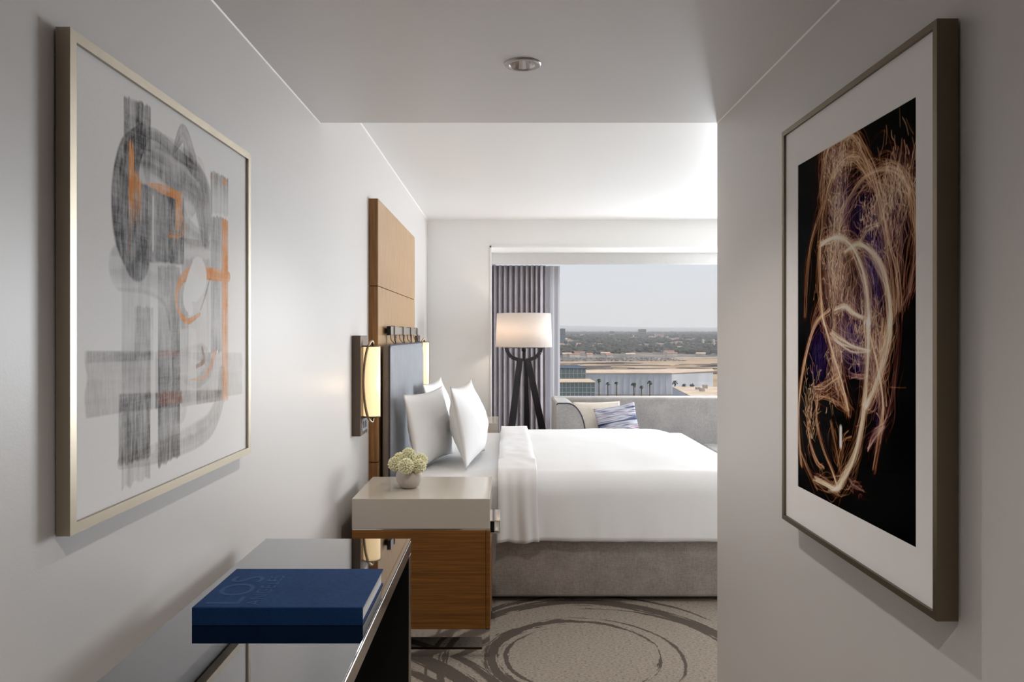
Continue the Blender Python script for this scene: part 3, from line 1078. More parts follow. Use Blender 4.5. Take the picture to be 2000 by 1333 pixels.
def spot(name, loc, aim, watts, col, size=1.6, blend=.6, rad=.03, parent=None):
    d = bpy.data.lights.new(name, 'SPOT')
    d.energy, d.color, d.spot_size, d.spot_blend, d.shadow_soft_size = watts, col, size, blend, rad
    o = bpy.data.objects.new(name, d)
    C.objects.link(o)
    o.location = loc
    o.rotation_euler = (Vector(loc) - Vector(aim)).to_track_quat('Z', 'Y').to_euler()
    return o


def point(name, loc, watts, col, rad=.03):
    d = bpy.data.lights.new(name, 'POINT')
    d.energy, d.color, d.shadow_soft_size = watts, col, rad
    o = bpy.data.objects.new(name, d)
    C.objects.link(o)
    o.location = loc
    return o


spot('downlight_beam', (.051, 2.384, ZS - .004), (.051, 2.384, 0), 42, (1, .94, .88), 2.1, .8)


def copy_tree(o, d=(0, 0, 0), label=None, parent=None):
    c = o.copy()
    C.objects.link(c)
    if parent is not None:
        c.parent = parent
        c.matrix_parent_inverse = o.matrix_parent_inverse.copy()
    else:
        c.location = Vector(o.location) + Vector(d)
        if label:
            c['label'] = label
    for ch in list(o.children):
        copy_tree(ch, parent=c)
    return c


# two added fittings out of view, put in to brighten corridor and bed
dl_added_entry = copy_tree(dl, (0, -2.2, -.012), 'added fill downlight, out of view over the entry end of the corridor')
dl_added_bedroom = copy_tree(dl, (.30, 1.116, ZC - ZS - .012), 'added fill downlight, out of view in the bedroom ceiling past the corridor end')
spot('added_bedroom_fill', (.351, 3.50, ZC - .016), (.30, 3.75, 0), 15, (1, .93, .86), 2.3, .9)  # added fill on the pillows and the near side of the bed
spot('added_entry_fill', (.051, .184, ZS - .016), (.051, .184, 0), 62, (1, .94, .88), 2.4, .9)  # added fill that lifts the dim corridor walls

# ------------------------------------------------------------------ headboard wall panel
hp = empty('wall_panel', (XL + .026, 4.93, .25), 'tall oak wall panel of three stacked boards behind the headboard', 'panel')
PXF = -.714
for z0, z1 in ((.25, .742), (.746, 1.721), (1.7245, 2.208)):
    b = MB().box(XL, PXF - .003, 4.116, 5.752, z0, z1, .001, 1).build('board', M['oak_edge'], hp)
    # veneer faces: strips with slightly different figure
    for k, (a0, a1) in enumerate(((4.117, 4.37), (4.3705, 4.83), (4.8305, 5.29), (5.2905, 5.751))):
        MB().box(PXF - .003, PXF, a0, a1, z0 + .0005, z1 - .0005).build('veneer_strip', M['oak_v'], b)

# upholstered headboard hanging on straps
hb = empty('headboard', (-.66, 4.93, .42), 'blue-grey upholstered headboard cushion hung by straps on the oak panel', 'headboard')
HX0, HX1, HY0, HY1, HZ0, HZ1 = -.695, -.640, 4.14, 5.73, .45, 1.395
MB().box(HX0, HX1 - .012, HY0, HY1, HZ0, HZ1, .014, 4).build('side_border', M['headboard_side'], hb, smooth=True)


def pad(u, v):
    y = HY0 + .006 + u * (HY1 - HY0 - .012)
    z = HZ0 + .006 + v * (HZ1 - HZ0 - .012)
    eu = min(u, 1 - u) * (HY1 - HY0)
    ev = min(v, 1 - v) * (HZ1 - HZ0)
    x = HX1 - .014 + .022 * (1 - math.exp(-min(eu, 9) / .035)) * (1 - math.exp(-ev / .035)) + .002 * noise.noise((y * 3, z * 3, 0))
    return (x, y, z)


grid_obj('front_pad', pad, 60, 40, M['headboard'], hb)
cr = .02
loop = []
for cy, cz, a0 in ((HY1 - cr, HZ1 - cr, 0), (HY0 + cr, HZ1 - cr, PI / 2), (HY0 + cr, HZ0 + cr, PI), (HY1 - cr, HZ0 + cr, 1.5 * PI)):
    for k in range(6):
        a = a0 + k / 5 * PI / 2
        loop.append((HX1 - .014, cy + cr * math.cos(a), cz + cr * math.sin(a)))
MB().tube(loop, .0045, 6, closed=True).build('piping', M['piping'], hb)
# rail with four straps
rail = empty('strap_rail', (-.69, 4.965, 1.45), 'dark metal rail on the oak panel that carries the headboard straps', 'rail')
MB().box(-.692, -.672, 4.30, 5.63, 1.452, 1.500, .001, 1).build('bar', M['nickel'], rail)
for y in (4.36, 5.57):
    MB().box(PXF, -.692, y - .02, y + .02, 1.462, 1.490).build('bracket', M['black_metal'], rail)
MB().box(-.693, -.671, 4.286, 4.30, 1.450, 1.502).build('end_cap', M['black_metal'], rail)
for y in (4.43, 4.80, 5.17, 5.54):
    st = MB()
    for dy in (-.011, .011):
        y0 = y + dy
    # loop round the bar, then both tails meet at the top of the cushion
    w = .022
    prof = [(-.662, 1.397), (-.668, 1.42), (-.669, 1.452), (-.669, 1.503), (-.695, 1.503), (-.695, 1.452), (-.690, 1.42), (-.668, 1.397)]
    for k in range(len(prof) - 1):
        a, b = prof[k], prof[k + 1]
        st.bar((a[0], y, a[1]), (b[0], y, b[1]), w if 1 <= k <= 5 else w * .8, .003, w, .003, wdir=(0, 1, 0))
    s_ = st.build('strap', M['bronze'], rail)
    tb = MB()
    tb.tube([(-.667, y - .030, 1.452), (-.665, y - .006, 1.42), (-.662, y, 1.397)], .0035, 6)
    tb.tube([(-.667, y + .030, 1.452), (-.665, y + .006, 1.42), (-.662, y, 1.397)], .0035, 6)
    tb.build('strap_fork', M['bronze'], s_)

# ------------------------------------------------------------------ wall sconces
sc = empty('wall_sconce', (XL, 3.755, .95), 'glowing wall sconce with bronze hoop and socket plate, nearer side of the bed', 'sconce', 'bedside sconces')
bp = MB().box(XL, -.7225, 3.668, 3.842, .949, 1.4475, .002, 2).build('back_plate', M['bronze'], sc)
SX, SY, SR = -.684, 3.757, .043
MB().lathe([(SR - .003, 1.042), (SR, 1.042), (SR, 1.391), (SR - .003, 1.391), (SR - .003, 1.042)], SX, SY, 32).build('shade', M['sconce_glow'], sc)
MB().lathe([(.001, 1.391), (SR + .002, 1.391), (SR + .002, 1.397), (.001, 1.397)], SX, SY, 32, True).build('top_cap', M['bronze'], sc)
MB().lathe([(.001, 1.036), (SR + .002, 1.036), (SR + .002, 1.042), (.001, 1.042)], SX, SY, 32, True).build('bottom_cap', M['bronze'], sc)
MB().box(-.7225, SX, SY - .008, SY + .008, 1.36, 1.376).build('arm', M['bronze'], sc)
hp_pts = []
for k in range(25):
    a = PI / 2 + PI * k / 24
    hp_pts.append((SX + .030 * math.cos(a) + .004, SY - .004 + .070 * math.cos(a), 1.215 + .205 * math.sin(a)))
hp_pts = [(SX + .006, SY, 1.395), (SX + .006, SY, 1.412)] + hp_pts + [(SX + .006, SY, 1.020), (SX + .006, SY, 1.037)]
MB().tube(hp_pts, .0065, 8).build('hoop', M['bronze_hoop'], sc)
so = MB().box(-.7225, -.7195, 3.70, 3.825, .968, 1.030, .001, 1).build('socket_plate', M['socket_grey'], sc)
for y in (3.735, 3.785):
    MB().box(-.7195, -.7188, y - .014, y + .014, .982, 1.016).build('socket_slot', M['black_metal'], so)
sc2 = copy_tree(sc, (0, 2.335, 0), 'glowing wall sconce half hidden behind the headboard, farther side of the bed')
for s_ in (sc, sc2):
    d = s_.location - Vector((XL, 3.755, .95))
    point('sconce_bulb', (SX + .075 + d.x, SY + d.y, 1.2), .5, (1.0, .72, .42), .04)

# ------------------------------------------------------------------ nightstands
ns = empty('nightstand', (-.3875, 3.61, 0), 'oak nightstand with thick beige stone top and chrome sled base, nearest the corridor', 'nightstand', 'bedside nightstands')
NX0, NX1, NYa, NYb = -.699, -.076, 3.346, 3.867
MB().box(NX0, NX1, NYa, NYb, .576, .7116, .002, 2).build('stone_top', M['stone'], ns)
MB().box(NX0 + .002, NX1 - .002, NYa + .002, NYb - .002, .570, .576).build('chrome_strip', M['chrome'], ns)
MB().box(NX0, NX1 - .020, NYa, NYb, .123, .570, .001, 1).build('body', M['oak_h'], ns)
dr = MB().box(NX1 - .018, NX1, NYa, NYb, .125, .568, .001, 1).build('drawer_front', M['oak_h'], ns)
hd = MB()
hy0, hy1 = 3.44, 3.66
hd.box(-.076, -.032, hy0, hy1, .586, .590).box(-.076, -.032, hy0, hy1, .531, .535).box(-.036, -.032, hy0, hy1, .535, .586)
hd.build('handle', M['chrome'], dr)
MB().box(-.0755, -.060, hy0 + .01, hy1 - .01, .537, .584).build('handle_recess', M['black_metal'], dr)
for y0 in (NYa + .001, NYb - .026):
    bs = MB()
    bs.box(NX0 + .005, NX1 - .001, y0, y0 + .025, .088, .123).box(NX0 + .005, NX1 - .001, y0, y0 + .025, 0, .032)
    bs.box(NX0 + .005, NX0 + .04, y0, y0 + .025, .032, .088).box(NX1 - .036, NX1 - .001, y0, y0 + .025, .032, .088)
    bs.build('sled_frame', M['chrome'], ns)
copy_tree(ns, (0, 2.88, 0), 'oak nightstand beyond the bed, only its stone corner showing beside the pillow')

# ------------------------------------------------------------------ vase with pompon flowers
VXc, VYc, VZ = -.473, 3.593, .7116
va = empty('flower_vase', (VXc, VYc, VZ), 'small round stone-coloured vase on the near nightstand', 'vase')
vp = [(.001, VZ), (.032, VZ), (.047, VZ + .010), (.061, VZ + .036), (.064, VZ + .058), (.060, VZ + .080), (.056, VZ + .086), (.051, VZ + .084), (.049, VZ + .07), (.04, VZ + .03), (.001, VZ + .02)]
MB().lathe(vp, VXc, VYc, 40).build('bowl', M['vase'], va)


def pompon(mb, c, r, seed):
    rr = random.Random(seed)
    b = bmesh.new()
    bmesh.ops.create_icosphere(b, subdivisions=2, radius=r * .74)
    mb.merge(b, Matrix.Translation(c))
    n = 210
    for k in range(n):     # little petals over the ball
        z = 1 - 2 * (k + .5) / n
        a = k * 2.39996
        q = math.sqrt(1 - z * z)
        d = Vector((q * math.cos(a), q * math.sin(a), z))
        d = (d + Vector((rr.uniform(-.12, .12), rr.uniform(-.12, .12), rr.uniform(-.12, .12)))).normalized()
        t1 = d.orthogonal().normalized()
        t2 = d.cross(t1)
        w = r * .12
        tip = r * rr.uniform(.95, 1.06)
        p = Vector(c)
        vs = [p + d * r * .72 + t1 * w, p + d * r * .72 - t1 * w, p + d * tip - t1 * w * .7, p + d * tip + t1 * w * .7, p + d * (r * .85) + t2 * w * 1.1, p + d * (r * .85) - t2 * w * 1.1]
        mb.raw(vs, [(0, 1, 2, 3), (0, 4, 3), (1, 2, 4), (0, 3, 5), (1, 5, 2), (3, 4, 2), (2, 5, 3)])


fl = [(772, 907, 3.60, 15.5), (793, 911, 3.52, 17), (818, 911, 3.55, 15.5), (798, 889, 3.60, 15.0), (822, 899, 3.65, 14.5), (781, 896, 3.67, 13)]
names = ['cream pompon flower at the left of the vase', 'cream pompon flower at the front centre of the vase', 'cream pompon flower low at the right of the vase', 'topmost cream pompon flower in the vase', 'cream pompon flower high at the right of the vase', 'cream pompon flower half hidden at the back of the vase']
for k, (px, py, Y, r) in enumerate(fl):
    c = P(px, py, Y)
    rad = r * .93 / F * Y
    f_ = empty('pompon_flower', (c.x, c.y, c.z - rad), names[k], 'flower', 'flowers in the vase')
    mb = MB()
    pompon(mb, c, rad, k)
    mb.build('bloom', M['flower'], f_)
    MB().tube([(c.x, c.y, c.z - rad * .6), ((c.x + VXc) / 2, (c.y + VYc) / 2, VZ + .06), (VXc + .3 * (c.x - VXc), VYc + .3 * (c.y - VYc), VZ + .026)], .003, 5).build('stem', M['leaf'], f_)

# ------------------------------------------------------------------ bed
BX0, BX1, BY0, BY1 = -.63, 1.42, 4.02, 5.95
bed = empty('bed', (.40, 4.98, 0), 'wide bed with a grey fabric base under white linen', 'bed')


def base_box(u, v):
    pass


bb = MB().box(BX0, BX1, BY0, BY1, .028, .40, .02, 3)
bb.build('base', M['bed_base'], bed, smooth=True)
MB().box(BX0, BX1, BY0 - .005, BY1 + .005, .40, .672, .05, 5).build('mattress', M['linen'], bed, smooth=True)
for x in (BX0 + .12, BX1 - .12):
    for y in (BY0 + .14, BY1 - .14):
        MB().box(x - .03, x + .03, y - .03, y + .03, 0, .028).build('leg', M['black_lacquer'], bed)


def drape(x, s, top, hem, r, ya, yb, fold=.004, seed=0., foot=None, rf=.2):
    """one point of cloth across the bed: s runs from the near hem over the top to the far hem"""
    arc = PI / 2 * r
    fall = top - r - hem
    flat = (yb - ya) - 2 * r
    tot = 2 * fall + 2 * arc + flat
    d = s * tot
    if d < fall:
        y, z, k = ya, hem + d, 1 - d / fall
    elif d < fall + arc:
        a = (d - fall) / r
        y, z, k = ya + r - r * math.cos(a), top - r + r * math.sin(a), 0
    elif d < fall + arc + flat:
        q = (d - fall - arc) / flat
        y, z, k = ya + r + q * flat, top + .022 * math.sin(PI * q), 0
    elif d < fall + 2 * arc + flat:
        a = (d - fall - arc - flat) / r
        y, z, k = yb - r + r * math.sin(a), top - r + r * math.cos(a), 0
    else:
        e_ = d - fall - 2 * arc - flat
        y, z, k = yb, top - r - e_, e_ / fall
    sg = -1 if s < .5 else 1
    y += sg * k * (.012 + fold * 4 * (noise.noise((x * 7 + seed, 0.3, seed)) + .4 * noise.noise((x * 17 + seed, 1.3, seed))))
    z += fold * noise.noise((x * 2.3, y * 2.3, seed)) * (1 - k) * 1.6 + .004 * noise.noise((x * 5, y * 5, seed + 4)) * (1 - k)
    if foot is not None and x > foot - rf:
        q = min((x - (foot - rf)) / rf, 1.0)
        drop = rf * .62 * (1 - math.sqrt(max(1 - q * q, 0)))
        z = max(z - drop * (1 - k), hem)
    return y, z


def duvet(u, v):
    x = .05 + (u if u < .93 else u) * 1.46
    y, z = drape(x, v, .70, .352 - .006 * math.sin(x * 2.0), .115, 3.982, 5.985, .004, 3.1, 1.51, .42)
    if u >= .9999:
        pass
    return (x, y, z)


def duvet_full(u, v):
    # last rows fold down over the foot end
    if u <= .9:
        return duvet(u / .9, v)
    x, y, z = duvet(1.0, v)
    q = (u - .9) / .1
    return (x + .02 * math.sin(q * PI / 2), y, max(z - (z - .352) * q, .352 - .0))


dv = grid_obj('duvet', duvet_full, 110, 110, M['linen'], solid=.012)
tag(dv, 'smooth white duvet covering most of the bed', 'duvet')


def fold_sheet(u, v):
    w = -.045 + u * .205
    hang = max(0, .33 - v) / .33
    x = w + (u - .5) * .012 * math.sin(v * 30) * .3 + hang * (.008 * math.sin(v * 22 + u * 3)) + (u - .5) * .02 * hang
    hem = .347 + .006 * math.sin(u * 9)
    y, z = drape(w, v, .722, hem, .10, 3.958, 6.0, .0015, 8.)
    # soft vertical folds on the hanging part
    y -= .010 * hang * math.sin(u * 9 + 1.2) + .004 * hang * math.sin(u * 21)
    e_ = min(u, 1 - u)
    z -= .016 * math.exp(-e_ / .05) if .25 < v < .75 else 0
    z += .004 * noise.noise((x * 12, y * 9, 2))
    return (x, y, z)


tag(grid_obj('turned_sheet', fold_sheet, 36, 130, M['linen_fold'], solid=.01), 'white sheet turned back in a band across the bed, hanging over its side', 'sheet')


def pillow(name, label, c, L, H, T, rot, tilt, seed, mat=None, parent=None, ear=.10, group='bed pillows', cat='pillow', sub=None):
    """stuffed pillow; L along Y, H up, T thick in X; rot about Z, tilt about Y"""
    n, m = 30, 24
    verts, faces = [], []

    def edge(a, b):
        # outline pulled in between the corners so that they stand out like ears
        k = 1 - ear * (1 - b * b)
        return a * k

    def pt(i, j, s):
        a, b = -1 + 2 * i / n, -1 + 2 * j / m
        y = edge(a, b) * L / 2
        z = edge(b, a) * H / 2
        th = ((1 - a * a) ** .8) * ((1 - b * b) ** .8) ** (1 if b > 0 else .8)
        wr = 1 + .10 * noise.noise((a * 2 + seed, b * 2, s)) + .05 * noise.noise((a * 6 + seed, b * 6, s))
        x = s * T / 2 * th * wr
        z -= .02 * (1 - b) * (1 - th) * 0
        return Vector((x, y, z))
    for s in (1, -1):
        for j in range(m + 1):
            for i in range(n + 1):
                verts.append(pt(i, j, s))
    w = n + 1
    for s in (0, 1):
        o_ = s * w * (m + 1)
        for j in range(m):
            for i in range(n):
                q = (o_ + j * w + i, o_ + j * w + i + 1, o_ + (j + 1) * w + i + 1, o_ + (j + 1) * w + i)
                faces.append(q if s == 0 else q[::-1])
    mtx = Matrix.Translation(c) @ Matrix.Rotation(rot, 4, 'Z') @ Matrix.Rotation(tilt, 4, 'Y')
    mb = MB()
    mb.raw(verts, faces, True)
    o = mb.build(name, mat or M['linen'], None, smooth=True)
    o.matrix_world = mtx
    if label:
        tag(o, label, cat, group)
    return o


ZB = .672
pillow('pillow', 'white pillow leaning on the headboard at the near end of the bed', (-.465, 4.50, ZB + .226), .72, .45, .19, math.radians(-13), math.radians(-10), 1.0)
pillow('pillow', 'large front white pillow standing upright nearest the turned sheet', (-.235, 4.585, ZB + .246), .72, .485, .21, math.radians(-7), math.radians(-11), 5.0)
pillow('pillow', 'white pillow farther back, only its corner showing between the near pillows', (-.505, 5.42, ZB + .226), .80, .455, .20, math.radians(-4), math.radians(-10), 9.0)

# ------------------------------------------------------------------ sofa
so_ = empty('sofa', (1.7, 6.55, 0), 'light grey tuxedo sofa with a rounded arm in front of the window', 'sofa')
SXa, SXb, SYa, SYb, SZ = .4125, 3.1, 6.16, 6.93, .884
MB().box(SXa + .002, SXb, SYb - .20, SYb, .08, SZ, .022, 4).build('back', M['sofa'], so_, smooth=True)


def arm_prof(x0, sgn):
    pts = [(x0, .08), (x0, SZ - .012), (x0 + sgn * .012, SZ)]
    pts.append((x0 + sgn * .09, SZ))
    for k in range(1, 11):
        a = PI / 2 * (1 - k / 10)
        pts.append((x0 + sgn * (.09 + .15 * math.cos(a)), SZ - .27 + .27 * math.sin(a)))
    pts.append((x0 + sgn * .24, .08))
    return pts


for x0, sgn in ((SXa, 1), (SXb, -1)):
    pr = arm_prof(x0, sgn)
    am = MB().prism(pr, SYa, SYb - .19, smooth=False).build('arm', M['sofa'], so_)
    MB().tube([(p[0], SYa - .001, p[1]) for p in pr[1:]], .0055, 6).build('piping', M['piping'], am)
MB().box(SXa + .23, SXb - .23, SYa + .02, SYb - .19, .08, .30).build('seat_frame', M['sofa'], so_)
for k in range(2):
    w = (SXb - SXa - .48) / 2
    MB().box(SXa + .24 + k * w + .002, SXa + .24 + (k + 1) * w - .002, SYa + .0, SYb - .2, .30, .47, .03, 4).build('seat_cushion', M['sofa'], so_, smooth=True)
for x in (SXa + .06, SXb - .06):
    for y in (SYa + .06, SYb - .06):
        MB().box(x - .02, x + .02, y - .02, y + .02, 0, .08).build('leg', M['black_lacquer'], so_)

pillow('cushion', 'plain cream cushion leaning in the sofa corner', (.80, 6.55, .665), .44, .40, .15, math.radians(-80), math.radians(-14), 3.0, M['cream'], group='sofa cushions', cat='cushion', ear=.04)
cu = pillow('cushion', 'tilted cushion with navy, white and plum watery stripes on the sofa', (.965, 6.42, .655), .37, .38, .15, math.radians(-84), math.radians(-14), 6.0, M['stripe'], group='sofa cushions', cat='cushion', ear=.05)
cu.rotation_euler = (Matrix.Rotation(math.radians(-84), 4, 'Z') @ Matrix.Rotation(math.radians(-14), 4, 'Y') @ Matrix.Rotation(math.radians(9), 4, 'X')).to_euler()

# ------------------------------------------------------------------ curtain
CY = 7.80


def curtain(u, v):
    x = -.150 + u * .545
    ph = u * 10.6 + .25 * math.sin(u * 5 + 1)
    f = math.sin(2 * PI * ph)
    y = CY + .042 * (abs(f) ** .7) * (1 if f > 0 else -1) * (.9 + .1 * v)
    x += .012 * math.sin(4 * PI * ph + .8) + .006 * noise.noise((u * 6, v * 2.2, 0)) * (1 - v)
    return (x, y, .012 + v * 2.17)


ct = grid_obj('curtain', curtain, 260, 8, M['curtain'], solid=.003)
tag(ct, 'pleated lilac-grey curtain drawn to the left of the window', 'curtain')


def sheer(u, v):
    x = .395 + u * .165
    y = CY + .055 + .022 * math.sin(u * 9 + .6) + .004 * math.sin(u * 30)
    return (x, y, .012 + v * 2.17)


tag(grid_obj('sheer_curtain', sheer, 40, 6, M['sheer'], solid=.002), 'narrow pale sheer curtain edge between the pleats and the window', 'curtain')

# ------------------------------------------------------------------ floor lamp
LY, LXc = 6.88, .157
lampo = empty('floor_lamp', (LXc, LY, 0), 'tripod floor lamp with dark wooden legs and a wide white drum shade', 'lamp')
sh = MB().lathe([(.262, 1.342), (.250, 1.650), (.247, 1.650), (.259, 1.342), (.262, 1.342)], LXc, LY, 64)
sh.build('shade', M['lamp_shade'], lampo)
MB().tube([(LXc + .2625 * math.cos(a * PI / 24), LY + .2625 * math.sin(a * PI / 24), 1.342) for a in range(48)], .003, 6, closed=True).build('lower_rim', M['lamp_shade'], lampo)
MB().lathe([(.001, 1.30), (.022, 1.30), (.022, 1.345), (.012, 1.35), (.012, 1.40), (.001, 1.40)], LXc, LY, 20).build('socket', M['black_metal'], lampo)
MB().lathe([(.001, 1.40), (.02, 1.42), (.03, 1.46), (.022, 1.49), (.001, 1.50)], LXc, LY, 20).build('bulb', m_emit('warm_bulb', (1, .8, .6, 1), 4), lampo)
for s_, foot in ((-1, (-.03, 6.76)), (1, (.455, 7.09))):
    # curved fork arm under the shade, then the straight tapering leg
    mbp = MB()
    jx = LXc + s_ * .075
    arm = [(LXc + s_ * .165, LY, 1.345), (LXc + s_ * .150, LY, 1.29), (LXc + s_ * .115, LY, 1.245), (LXc + s_ * .06, LY, 1.225), (LXc + s_ * .035, LY, 1.215)]
    for a, b in zip(arm[:-1], arm[1:]):
        mbp.bar(a, b, .034, .026, wdir=(1, 0, .6 * s_))
    mbp.build('fork_arm', M['lamp_wood'], lampo)
    MB().bar((LXc + s_ * .035, LY, 1.235), (foot[0], foot[1], 0), .055, .03, .075, .028, wdir=(1, 0, 0)).build('leg', M['lamp_wood'], lampo)
MB().bar((LXc + .02, LY + .02, 1.225), (.20, 7.16, 0), .03, .03, .07, .028, wdir=(1, 0, 0)).build('leg', M['lamp_wood'], lampo)
MB().box(LXc - .012, LXc + .012, LY - .012, LY + .012, 1.21, 1.30).build('stem', M['black_metal'], lampo)
MB().bar((LXc - .14, LY, 1.335), (LXc + .14, LY, 1.335), .012, .012, wdir=(0, 1, 0)).build('cross_bar', M['black_metal'], lampo)
MB().bar((LXc - .255, LY, 1.40), (LXc + .255, LY, 1.40), .004, .004, wdir=(0, 1, 0)).bar((LXc, LY - .255, 1.40), (LXc, LY + .255, 1.40), .004, .004, wdir=(1, 0, 0)).build('shade_ring', M['black_metal'], lampo)
point('floor_lamp_bulb', (LXc - .05, LY - .02, 1.47), 5, (1.0, .80, .66), .04)

# ------------------------------------------------------------------ console table
TZ = .855
tx0, tx1, ty0, ty1 = -.705, -.280, .75, 2.17
con = empty('console_table', (-.49, 1.46, 0), 'slim console table with mirrored top and pewter edge against the left wall', 'table')
MB().box(tx0 + .001, tx1 - .001, ty0, ty1 - .001, TZ - .006, TZ, .0008, 1).build('mirror_top', M['smoked_mirror'], con)
MB().box(tx0, tx1, ty0, ty1, TZ - .042, TZ - .006, .0012, 1).build('top_slab', M['pewter'], con)
for y0, y1 in ((ty1 - .035, ty1), (ty0, ty0 + .035)):
    lg = MB().box(tx0, tx1, y0, y1, 0, TZ - .042, .001, 1).build('panel_leg', M['pewter'], con)
    a, b = (y0 - .002, y0) if y0 > 1 else (y1, y1 + .002)
    MB().box(tx0 + .004, tx1 - .003, a, b, .004, TZ - .044).build('leg_lining', M['black_lacquer'], lg)
MB().box(tx0 + .003, tx1 - .003, ty0 + .04, ty1 - .04, TZ - .044, TZ - .042).build('underside', M['black_lacquer'], con)


def book(name, label, x0, x1, y0, y1, z0, z1, mat):
    """hardback lying flat, spine towards -Y"""
    root = empty(name, ((x0 + x1) / 2, (y0 + y1) / 2, z0), label, 'book')
    t_ = .0032
    MB().box(x0, x1, y0, y1, z0, z0 + t_, .0008, 1).build('back_cover', mat, root)
    MB().box(x0, x1, y0, y1, z1 - t_, z1, .0008, 1).build('front_cover', mat, root)
    MB().box(x0, x1, y0 - .004, y0, z0, z1, .0012, 2).build('spine', mat, root)
    MB().box(x0 + .004, x1 - .004, y0, y1 - .005, z0 + t_, z1 - t_).build('page_block', M['pages'], root)
    return root


bk = book('book', 'navy cloth hardback with embossed lettering lying on the mirrored console', -.645, -.295, 1.523, 1.7715, TZ, TZ + .037, M['book_top'])


def emboss(txt, size, x, y, z):
    cu_ = bpy.data.curves.new('lettering', 'FONT')
    cu_.body = txt
    cu_.size = size
    cu_.extrude = .0004
    tmp = bpy.data.objects.new('tmp', cu_)
    C.objects.link(tmp)
    dg = bpy.context.evaluated_depsgraph_get()
    me = bpy.data.meshes.new_from_object(tmp.evaluated_get(dg))
    bpy.data.objects.remove(tmp)
    bpy.data.curves.remove(cu_)
    me.transform(Matrix.Translation((x, y, z)) @ Matrix.Rotation(PI / 2, 4, 'Z'))
    me.materials.clear()
    me.materials.append(M['book_emboss'])
    o = bpy.data.objects.new('embossed_lettering', me)
    C.objects.link(o)
    o.parent = bk
    o.matrix_parent_inverse = Matrix.Translation(bk.location).inverted()


emboss('LOS', .105, -.555, 1.532, TZ + .037)
emboss('ANGELES', .046, -.513, 1.532, TZ + .037)

# ------------------------------------------------------------------ the city outside
GZ = -40.0
O = {}


def m_out(name, c1, c2, scale, rough=.9, stretch=(1, 1, 1)):
    t = NT(name)
    v = t.coords(stretch)
    t.principled(t.ramp(t.noise(v, scale, 5, .65), [(.38, c1), (.62, c2)]), rough, 0, .2)
    return t.m


O['land'] = m_out('distant_land', s2l((88, 84, 78)), s2l((150, 134, 122)), .012)
O['lot'] = m_out('sandy_lot', s2l((158, 130, 102)), s2l((186, 158, 128)), .02, .9, (1, 1, 1))
O['asphalt'] = m_out('asphalt', s2l((70, 62, 60)), s2l((96, 86, 82)), .05)
O['tree'] = m_out('tree_foliage', s2l((46, 46, 40)), s2l((78, 77, 66)), .05)
O['palm'] = m_out('palm_fronds', s2l((50, 60, 44)), s2l((84, 92, 66)), .5)
O['trunk'] = m_out('palm_trunk', s2l((96, 84, 72)), s2l((124, 110, 96)), 2)
O['hall'] = m_out('hall_cladding', s2l((190, 191, 196)), s2l((206, 207, 212)), .05)
O['roof'] = m_out('flat_roof_tan', s2l((196, 172, 148)), s2l((216, 192, 168)), .1)
O['white'] = m_out('pale_render', s2l((176, 164, 154)), s2l((204, 192, 182)), .2)
O['tile'] = m_out('roof_tiles', s2l((160, 112, 92)), s2l((186, 140, 118)), .2)
O['tower'] = m_out('tower_concrete', s2l((150, 138, 128)), s2l((172, 160, 148)), .1)
O['tower_dark'] = m_out('tower_glass_dark', s2l((70, 78, 90)), s2l((92, 100, 112)), .1)
O['pane'] = m_plain('curtain_wall_pane', s2l((104, 122, 126)), .12, 0, .8, .25, .3)
O['mullion'] = m_plain('pale_mullion', s2l((190, 196, 186)), .5)
O['bridge'] = m_out('concrete_bridge', s2l((190, 180, 168)), s2l((212, 202, 190)), .1)
O['car'] = m_out('car_paint', s2l((60, 58, 60)), s2l((190, 186, 184)), .25, .4)


def ground_z(x, y):
    if y < 1400:
        z = GZ
    elif y < 3000:
        z = GZ + (y - 1400) / 1600 * 27
    elif y < 6000:
        z = -13 + (y - 3000) / 3000 * 27
    elif y < 12000:
        z = 14 + (y - 6000) / 6000 * 80
    else:
        z = 94 + (min(y, 17000) - 12000) / 5000 * 100
        z += max(0, (y - 12000) / 5000) * 55 * noise.noise((x * .0004, y * .0002, 4))
    return z


gv, gf = [], []
ysamp = [60, 400, 800, 1100, 1400, 1700, 2100, 2600, 3200, 4000, 5000, 6000, 7500, 9000, 11000, 13000, 15000, 17000, 19000, 22000]
NXg = 60
for yy in ysamp:
    for i in range(NXg + 1):
        xx = (-.8 + 1.8 * i / NXg) * max(yy, 600)
        gv.append((xx, yy, ground_z(xx, yy)))
for j in range(len(ysamp) - 1):
    for i in range(NXg):
        a = j * (NXg + 1) + i
        gf.append((a, a + 1, a + NXg + 2, a + NXg + 1))
gm = MB()
gm.raw(gv, gf, True)
struct('ground', gm, O['land'], 'hazy plain and low hills running to the horizon outside', 'land')
# pale lot behind the hall, with darker tracks of parked cars
lot = MB()
lp_ = [(-60, 560), (420, 560), (470, 900), (520, 1250), (300, 1335), (-40, 1345), (-120, 900)]
lot.prism(lp_, GZ + .05, GZ + .5, axis='Z')
struct('sandy_lot', lot, O['lot'], 'pale sandy lot beyond the long grey hall', 'lot')
rc = random.Random(3)
tracks = MB()
for k in range(46):
    y = rc.uniform(790, 1105)
    cx = rc.uniform(-20, 330) * y / 1000
    L = rc.uniform(25, 95)
    wv = rc.uniform(8, 22)
    n = 10
    top, bot = [], []
    for i in range(n + 1):
        q = i / n
        xx = cx - L / 2 + L * q
        c0 = y + 9 * math.sin(q * 3 + k) + (xx - cx) * .10
        h = wv * (.25 + math.sin(PI * q)) * .7
        top.append((xx, c0 + h))
        bot.append((xx, c0 - h))
    tracks.prism(bot + top[::-1], GZ + .5, GZ + .9, axis='Z')
